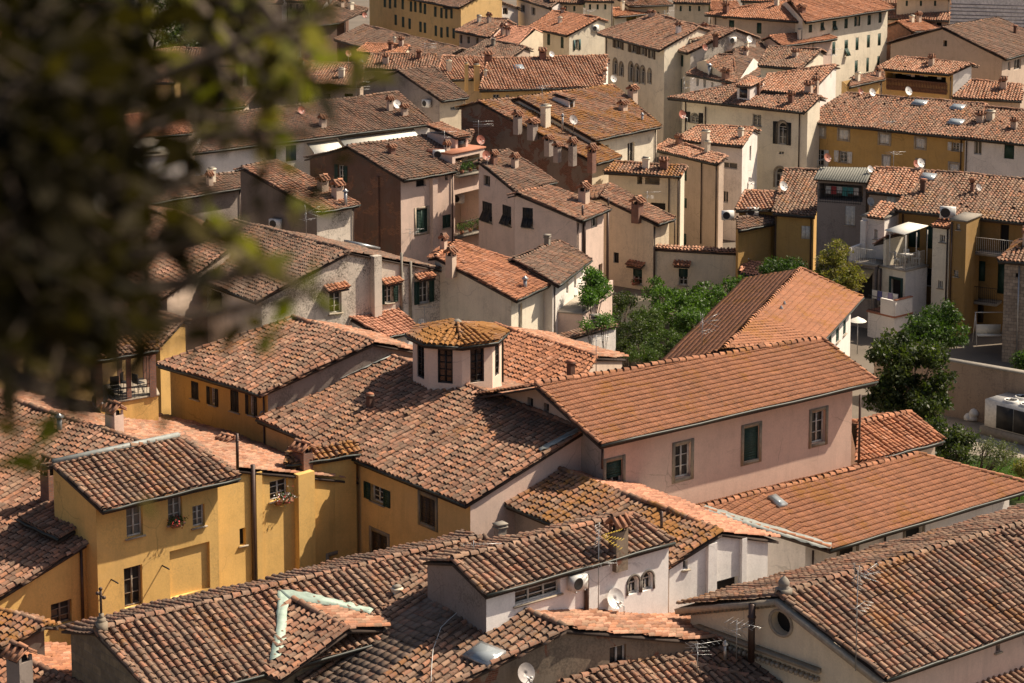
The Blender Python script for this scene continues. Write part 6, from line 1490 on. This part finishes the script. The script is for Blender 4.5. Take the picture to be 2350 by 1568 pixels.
# flower boxes
def flowers(p, w, cols, label, seed, n=220):
    o = empty('flower_box', label, 'flower box'); rg = np.random.default_rng(seed); p = np.asarray(p, float); mb = MB(); mb.abox(p, w, .18, .18, M('terracotta'), .65); mb.build('trough', o)
    mb = MB(); d = np.array([math.cos(.65), math.sin(.65), 0]); C = p + d * rg.uniform(-w / 2, w / 2, (n, 1)) + rg.normal(0, .11, (n, 3)) + UPZ * .17; leaves(mb, C, .09, leaf_mat('leaves_shrub', LEAF['shrub']), rg, .7); mb.build('plant', o)
    mb = MB()
    for m_ in cols: C = p + d * rg.uniform(-w / 2, w / 2, (40, 1)) + rg.normal(0, .13, (40, 3)) + UPZ * .22 - np.array([0, .08, 0]); leaves(mb, C, .075, M(m_), rg, .9)
    mb.build('blossom', o)
f = yel.faces['R']; flowers(f.pix((647, 1148)) + f.n * .2, .75, ['whitefl', 'red', 'whitefl'], 'flower box with white and red flowers on the yellow wall', 1)
f = yel2.faces['F']; flowers(f.pix((402, 1202)) + f.n * .16, .5, ['red'], 'small dark flower box under a window of the raised yellow attic', 2)
f = h26.faces['L']; flowers(f.pix((1463, 650)) + f.n * .18, .6, ['red'], 'flower box below the left green blind of the garden house', 3, 150)
f = h24.faces['R']
# striped marble church wall, far right
mc = Block('marble_church', 'pale marble church wall with dark horizontal stripes at the top right', (2180, -30), (2420, -24), Y=262, deep=20, wall='marble', cat='church')
fc = mc.faces['F']
for i, y in enumerate((9, 17, 25, 34, 42, 50, 58)):
    a_, b_ = fc.pix((2180, y)), fc.pix((2419, y)); mb = MB(); m_ = (a_ + b_) / 2; mb.box([m_[0], m_[1], a_[2]], fc.u * np.linalg.norm((b_ - a_)[:2]) / 2, fc.n * .02, [0, 0, .06], plain('dark_marble', (.25, .23, .24), .8)); mb.build('marble_stripe', mc.root)
# fill roofs behind the leaves
FH('low brown roof deep in the shade of the leaves', (40, 805), (330, 765), (330, 700), (80, 726), 10.6, 'mix', 'gold', rear=.6)
FH('brown roof between the parasol terrace and the wide brown roof', (150, 430), (420, 400), (430, 372), (180, 395), 12.0, 'mix', 'beige', rear=.3)
FH('grey walled house behind the leaves left of the dark grey house', (330, 470), (560, 430), (560, 395), (370, 420), 11.8, 'dark', 'grey', rear=.4)
FH('low brown house between the yellow house and the wide brown roof', (150, 730), (360, 800), (420, 735), (250, 690), 9.8, 'old', 'ochre', rear=.3)
h5 = House('small_house', 'orange tiled roof with a big chimney in the bottom left corner', (-320, 1600), (20, 1750), (250, 1600), (-60, 1468), ze=7.0, sl=.3, roof='mix', rear_roof='orange', wall='gold', rear=1.4)
h5.chim(42, 1572, 52, 78, 'tile', wall='grey', on=h5.rearpt((46, 1564)))
h6 = House('small_house', 'little mossy roof at the left edge below the yellow wall', (-120, 1440), (3, 1488), (104, 1434), (-20, 1398), ze=8.6, sl=.3, roof='moss', wall='darkgrey', rear=.3)  # wall colour darkened to carry the shade beneath this roof
h7b = House('small_house', 'little roof tucked beside the raised yellow attic', (42, 1191), (137, 1236), (232, 1176), (150, 1140), sl=.3, touch=((137, 1236), nearer(yel.rpt((137, 1236)), .992)), ze=11, roof='mix', wall='yellow', rear=.1)
yb = House('yellow_house', 'small raised yellow block with a mossy roof right of the brick chimney', (655, 1068), (826, 1040), (813, 1016), (662, 1036), sl=.3, touchf=('F', (740, 1090), nearer(yel.faces['R'].pix((740, 1090)), 1.002)), ze=11.5, roof='moss', wall='yellow', rear=.6, oe=.2)
h33 = House('small_house', 'small mossy roof in front of the church hall at the bottom right', (1950, 1640), (2085, 1595), (2010, 1512), (1890, 1520), ze=7.6, sl=.3, roof='moss', wall='white', rear=.2)
pr = Block('terrace', 'grey parapet of a small flat roof at the bottom right', (2070, 1560), (2226, 1520), Y=77, deep=1.0, wall='grey', cat='terrace', cap='lead')
h20 = House('tiled_house', 'mossy old roof in the bottom right corner', (2190, 1640), (2420, 1560), (2440, 1480), (2180, 1568), ze=7.5, sl=.3, roof='old', wall='rose', rear=.6)

# ================= trees
def bl(px, py, rx, ry, Y, rd=None):
    p = aty((px, py), Y); k = 1 / ppm(p); return (p, rx * k, (rd or rx) * k, ry * k)
def gnd(px, Y): p = aty((px, 700), Y); return np.array([p[0], Y, 5.0])
tree('magnolia_tree', 'tall dark glossy magnolia beside the pink hall', [bl(2060, 810, 62, 45, 113), bl(2110, 850, 70, 60, 112), bl(2060, 900, 65, 55, 112), bl(2120, 930, 62, 45, 111)], gnd(2085, 112), 'dark', 14000, .24, .18, 1, nc=120, aspect=.55, clump=.5)
tree('magnolia_tree', 'younger leafy branches in front of the small orange roof', [bl(2110, 1010, 36, 22, 103.5), bl(2165, 990, 45, 35, 104), bl(2190, 1035, 52, 34, 103.5), bl(2145, 1050, 42, 22, 103), bl(2212, 1010, 28, 24, 104)], gnd(2165, 104), 'dark', 5200, .2, .1, 2, nc=95)
tree('olive_tree', 'small silvery olive tree on the lawn', [bl(2262, 1030, 28, 22, 106), bl(2308, 1040, 30, 22, 106), bl(2285, 1052, 34, 18, 105.5)], gnd(2250, 106), 'olive', 3200, .13, .08, 3, nc=70, aspect=.3)
tree('flowering_shrub', 'yellow flowering shrub at the right edge of the lawn', [bl(2352, 1078, 20, 18, 104)], gnd(2352, 104), 'gold', 1800, .12, .05, 4, 'shrub')
tree('leafy_tree', 'bushy green tree below the balconies on the right', [bl(2130, 760, 55, 40, 127), bl(2160, 730, 45, 40, 128), bl(2185, 765, 42, 42, 127), bl(2100, 790, 50, 25, 126)], gnd(2145, 128), 'shrub', 9000, .2, .14, 5, nc=130)
tree('small_tree', 'green bush at the foot of the stone tower', [bl(2345, 830, 16, 20, 124)], gnd(2345, 124), 'shrub', 1200, .18, .06, 6)
tree('golden_tree', 'yellow green tree with pale new shoots before the grey loggia house', [bl(1915, 585, 30, 32, 136), bl(1910, 620, 42, 36, 135.5), bl(1935, 645, 40, 32, 135), bl(1895, 650, 25, 25, 135), bl(1958, 640, 22, 30, 135)], gnd(1920, 136), 'gold', 9000, .17, .12, 7, nc=130)
tree('hedge_shrub', 'bright green shrubs in front of the small ochre house', [bl(1770, 615, 30, 18, 142), bl(1812, 612, 32, 16, 142), bl(1840, 625, 20, 12, 141)], gnd(1795, 142), 'shrub', 3500, .18, .06, 8, 'shrub')
tree('laurel_shrub', 'large glossy laurel thicket under the stained garden wall', [bl(1520, 690, 42, 34, 139), bl(1560, 715, 60, 45, 136), bl(1610, 690, 48, 38, 139), bl(1650, 700, 48, 40, 137), bl(1600, 745, 60, 35, 132), bl(1690, 660, 30, 25, 142), bl(1500, 660, 25, 20, 143)], gnd(1590, 137), 'laurel', 17000, .2, .1, 9, 'shrub', nc=260)
tree('round_shrub', 'dense rounded evergreen shrub in the middle of the garden', [bl(1484, 738, 44, 34, 130), bl(1495, 765, 42, 30, 129)], gnd(1486, 130), 'round', 9000, .11, .08, 10, 'shrub', clump=.2, nc=200)
tree('rose_shrub', 'dark green shrub with white roses beside the white garden wall', [bl(1448, 770, 36, 34, 126), bl(1425, 800, 30, 25, 124)], gnd(1445, 126), 'dark', 6000, .12, .06, 11, 'shrub', clump=.22, nc=150)
tree('privet_shrub', 'low leafy shrubs behind the ridge of the pink hall', [bl(1525, 790, 50, 32, 121), bl(1570, 790, 34, 24, 120), bl(1480, 815, 40, 20, 118)], gnd(1525, 120), 'round', 8500, .12, .06, 12, 'shrub', clump=.24, nc=190)
tree('ivy_shrub', 'dark climbing shrub at the brick foot of the garden wall', [bl(1420, 700, 22, 28, 137), bl(1445, 690, 16, 24, 139), bl(1405, 725, 18, 20, 134)], gnd(1425, 136), 'dark', 2600, .16, .05, 13, 'shrub')
tree('wisteria', 'green wisteria spilling over the rose walled terrace', [bl(1358, 650, 24, 34, 129), bl(1378, 665, 20, 26, 130), bl(1350, 680, 18, 24, 128)], gnd(1350, 130), 'bright', 5000, .17, .05, 14, 'shrub', nc=90)
tree('potted_shrub', 'small green shrub by the stone slab chimney', [bl(1390, 738, 20, 14, 121.5), bl(1347, 745, 12, 10, 120.5)], gnd(1385, 121.5), 'bright', 1200, .14, .03, 15, 'shrub')
for i, (x, y, rx, ry, lb) in enumerate(((120, 20, 70, 45, 'dark conifer at the top left corner'), (220, 30, 60, 50, 'dark tree behind the reddish roof at top left'), (360, 30, 90, 50, 'broad dark tree in the shade at the top'), (520, 40, 100, 55, 'dark tree crown left of the white gabled house'), (620, 10, 60, 40, 'dark tree right of the broad shaded tree'), (430, 95, 70, 35, 'dark tree among the shaded roofs'))):
    p = aty((x, y), 262 - 3 * i); tree('distant_tree', lb, [bl(x, y, rx, ry, 262 - 3 * i)], gnd(x, 262 - 3 * i), 'dark', 5200, .42, .3, 20 + i, clump=.9, nc=80)
for i, (x, y, rx, ry, Y, lb) in enumerate(((1290, -2, 52, 26, 262, 'dark trees behind the cream shuttered house'), (1625, 8, 30, 24, 258, 'grey green tree above the palazzo roofs'), (1975, -4, 14, 14, 270, 'small tree behind the pale tiled roof'))):
    tree('distant_tree', lb, [bl(x, y, rx, ry, Y)], gnd(x, Y), 'dark' if i != 1 else 'olive', 3600, .42, .25, 30 + i, clump=.8, nc=60)

mb = MB(); mb.tube([h3.rpt(p) + UPZ * .16 for p in ((1086, 1362), (1075, 1390), (1060, 1406), (1030, 1432), (1012, 1450), (1003, 1476), (994, 1500), (991, 1535), (989, 1575))], .014, M('plastic'), 5); tag(mb.build('roof_cable'), 'thin white cable running down the slabbed roof at the bottom', 'cable')

# recessed balconies between the two pink houses
yb_ = h24.faces['F'].pix((1040, 470))[1]
rc = Block('balcony_house', 'recessed pink bay with two plant filled balconies between the pink houses', (1038, 356), (1112, 340), Y=yb_ + .6, deep=3.0, wall='rose', cap='terracotta')
rc.win('F', [(1073, 380, 56, 44)], 'N', dep=1.5, back=wmat('beige')); rc.win('F', [(1073, 490, 58, 100)], 'N', dep=1.8, back=wmat('beige'))
fr = rc.faces['F']
for y_, sd_ in ((402, 41), (541, 42)):
    a_, b_ = fr.pix((1042, y_)), fr.pix((1106, y_ - 6)); z_ = a_[2]; L_ = np.linalg.norm((b_ - a_)[:2]); mid = (a_ + b_) / 2
    bo = empty('balcony', 'balcony with dark railing and potted plants, %s of two in the recessed pink bay' % ('upper' if y_ < 450 else 'lower'), 'balcony'); mb = MB(); mb.box([mid[0], mid[1], z_ - .1], fr.u * L_ / 2, fr.n * .45, [0, 0, .1], M('concrete')); mb.build('slab', bo)
    railing(bo, [np.array([*(a_ + fr.n * .42)[:2], z_]), np.array([*(b_ + fr.n * .42)[:2], z_])], .95, 'iron')
    for q_ in (.2, .5, .8):
        p_ = a_ + (b_ - a_) * q_ + fr.n * .2; p_ = np.array([p_[0], p_[1], z_]); rg = np.random.default_rng(int(sd_ * 10 + q_ * 10)); po = empty('potted_plant', 'potted plant on the %s balcony of the recessed pink bay' % ('upper' if y_ < 450 else 'lower'), 'potted plant', group='balcony plants, %s balcony' % ('upper' if y_ < 450 else 'lower'))
        mb = MB(); mb.lathe(p_, [(.01, 0), (.12, 0), (.16, .28), (.13, .27), (.01, .24)], M('terracotta'), 10); mb.build('pot', po); mb = MB(); leaves(mb, p_ + UPZ * .55 + rg.normal(0, .16, (160, 3)), .12, leaf_mat('leaves_bright', LEAF['bright']), rg, .6); mb.build('plant', po)
aircon(fr.pix((1082, 470)) - fr.n * 1.2, -.3, 'white air conditioner inside the recessed pink bay')
# ================= holm oak growing on the tower top, close to the viewer
def oak():
    rg = np.random.default_rng(42); root = empty('holm_oak', 'dark out of focus holm oak branches hanging close in the upper left', 'tree')
    # leafy sprays: picture position of the spray, spread, distance, number of leaves
    sp = [(30, 540, 110, 4.2, 300), (90, 260, 110, 4.6, 300), (100, 700, 90, 4.4, 200), (20, 40, 100, 4.8, 260), (680, 20, 50, 4.6, 260), (600, 10, 60, 4.7, 260), (480, 10, 80, 4.8, 300), (330, 20, 80, 4.8, 260), (40, 330, 110, 3.6, 300), (120, 480, 120, 3.9, 330), (60, 620, 110, 3.5, 260), (150, 200, 130, 4.2, 330), (60, 100, 120, 4.0, 260), (260, 60, 120, 4.4, 260),
          (420, 30, 120, 4.6, 300), (560, 40, 90, 4.4, 240), (640, 60, 60, 4.0, 130), (590, 170, 60, 4.2, 110), (330, 170, 110, 4.4, 170), (480, 130, 90, 4.3, 150),
          (230, 320, 90, 3.8, 120), (330, 300, 90, 4.2, 100), (440, 270, 80, 4.0, 110), (540, 290, 70, 4.3, 80), (610, 300, 60, 4.0, 45), (280, 440, 90, 4.0, 110),
          (400, 430, 80, 3.8, 85), (500, 440, 80, 4.2, 75), (560, 520, 80, 4.0, 75), (420, 560, 80, 3.9, 80), (290, 590, 90, 4.1, 95), (170, 650, 90, 3.7, 130),
          (60, 760, 100, 3.8, 150), (150, 800, 90, 4.0, 130), (110, 880, 90, 3.8, 130), (40, 880, 80, 3.6, 110), (220, 850, 60, 4.0, 60), (190, 940, 45, 3.7, 45), (640, 620, 50, 4.0, 26),
          (690, 680, 45, 3.9, 18), (560, 630, 60, 4.2, 40), (480, 650, 60, 4.0, 45), (330, 700, 70, 4.0, 55), (690, 110, 25, 4.3, 16), (30, 450, 80, 3.3, 150), (20, 220, 90, 3.4, 170)]
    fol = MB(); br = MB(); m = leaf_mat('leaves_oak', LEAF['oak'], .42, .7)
    hub = at_d((-900, -300), 4.6); limbs = []
    mains = [at_d(p, t) for p, t in (((-250, 60), 4.4), ((-200, 420), 4.0), ((-150, 800), 3.9), ((300, -130), 4.6))]
    br.tube([hub - UPZ * 3.0, hub - UPZ * 1.2, hub], [.2, .17, .13], M('bark'), 8)
    for q in mains: br.tube([hub, (hub + q) / 2 + UPZ * .08, q], [.11, .07, .035], M('bark'), 7)
    for x, y, r, t, n in sp:
        c = at_d((x, y), t); s = r * t / FP
        q = mains[int(np.argmin([np.linalg.norm(c - k) for k in mains]))]
        br.tube([q, (q + c) / 2 + rg.normal(0, .03, 3), c, c + (c - q) * .12 + rg.normal(0, .02, 3)], [.028, .016, .008, .003], M('bark'), 5)
        # twigs with alternate leaves
        n = int(n * (.85 if (x < 160 and y < 720) else .11 if (x < 480 and y > 230) else .20)); nt_ = max(2, n // 9)
        for k in range(nt_):
            a = c + rg.normal(0, 1, 3) * np.array([s * .55, s * 1.1, s * .55]); d = unit(rg.normal(0, 1, 3) + np.array([.5, 0, -.5])); L = rg.uniform(.08, .2)
            br.tube([a - d * L * .2, a + d * L], [.003, .0015], M('bark'), 4, cap=False)
            kk = max(2, n // nt_); tt = np.linspace(.1, 1.0, kk)[:, None]
            P = a + d * L * tt + rg.normal(0, .008, (kk, 3))
            leaves(fol, P, .078, m, rg, .45, d * .6, rnd=np.clip(rg.random(kk) ** 1.7 * (.16 if (x < 200 and y < 720) else .62 if x < 420 else 1.0), 0, 1))  # leaf colour painted by spray position: shaded mass at left, sunlit tone at right
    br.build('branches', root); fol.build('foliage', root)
oak()
# small chimneys on the far roofs that have none yet
RC = np.random.default_rng(11)
for h_ in list(HS):
    if isinstance(h_, House) and h_.far and not h_.shed and not any(c.name.startswith('chimney') for c in h_.roof.children) and np.linalg.norm(h_.B - h_.A) > 4:
        for k_ in range(2):
            u_, v_ = RC.uniform(.15, .85), RC.uniform(.35, .95); p_ = h_.A + (h_.B - h_.A) * u_; q_ = h_.D + (h_.C - h_.D) * u_; p_ = p_ + (q_ - p_) * v_
            chimney(h_.roof, p_, RC.uniform(.35, .55), RC.uniform(.7, 1.2), ['tile', 'brick', 'box', 'tile'][int(RC.integers(4))], math.atan2(h_.d[1], h_.d[0]))
# ================= finish, light, camera
for i_, h_ in enumerate(HS):
    if isinstance(h_, House) and h_.dist > 100 and h_.gut and i_ % 2 == 0:
        f_ = h_.faces['F']; L_ = np.linalg.norm((f_.P[1] - f_.P[0])[:2]); t_ = f_.w(L_ * .97 if i_ % 4 else L_ * .03, h_.ze - .25, -.07); mb_ = MB(); mb_.tube([t_, np.array([t_[0], t_[1], 5])], .045, M('copper'), 6); mb_.build('drainpipe', h_.root)
for h_ in HS: h_.finish()
def setting(name, obj): obj['kind'] = 'structure'; obj.name = name; return obj
cam = bpy.data.cameras.new('camera'); co = bpy.data.objects.new('camera', cam); COL.objects.link(co); SC.camera = co
cam.sensor_width = 36; cam.lens = FP / 2350 * 36; cam.shift_y = -(784 - CY0) / 2350
cam.clip_start = .1; cam.clip_end = 3000
co.location = EYE; co.rotation_euler = (math.radians(90) - PITCH, 0, 0)
cam.dof.use_dof = True; cam.dof.focus_distance = 100; cam.dof.aperture_fstop = 2.7
SUN = unit([.955 * math.cos(math.radians(50)), .296 * math.cos(math.radians(50)), math.sin(math.radians(50))])
sl_ = bpy.data.lights.new('sun', 'SUN'); so = bpy.data.objects.new('sun', sl_); COL.objects.link(so)
sl_.energy = 4.6; sl_.angle = math.radians(.5); sl_.color = (1, .86, .68)
so.rotation_euler = Vector(SUN).to_track_quat('Z', 'Y').to_euler(); so.location = (60, 0, 90)
w = bpy.data.worlds.new('World'); SC.world = w; w.use_nodes = True
nt = w.node_tree; bg = nt.nodes['Background']; sk = nt.nodes.new('ShaderNodeTexSky'); sk.sky_type = 'NISHITA'; sk.sun_disc = False; sk.dust_density = 4; sk.ozone_density = .6
sk.sun_elevation = math.radians(50); sk.sun_rotation = math.atan2(SUN[0], SUN[1]); nt.links.new(sk.outputs[0], bg.inputs[0]); bg.inputs[1].default_value = .056
SC.view_settings.view_transform = 'Standard'; SC.view_settings.look = 'None'; SC.view_settings.exposure = .64; SC.view_settings.gamma = 1
SC.cycles.max_bounces = 6; SC.cycles.diffuse_bounces = 3; SC.cycles.glossy_bounces = 2; SC.cycles.use_denoising = True
gm = MB(); gm.add([(-900, -300, 5), (900, -300, 5), (900, 1500, 5), (-900, 1500, 5)], [(0, 1, 2, 3)], plain('ground_stone', (.16, .13, .10), .95, nscale=.3)); g = gm.build('ground'); g['kind'] = 'structure'
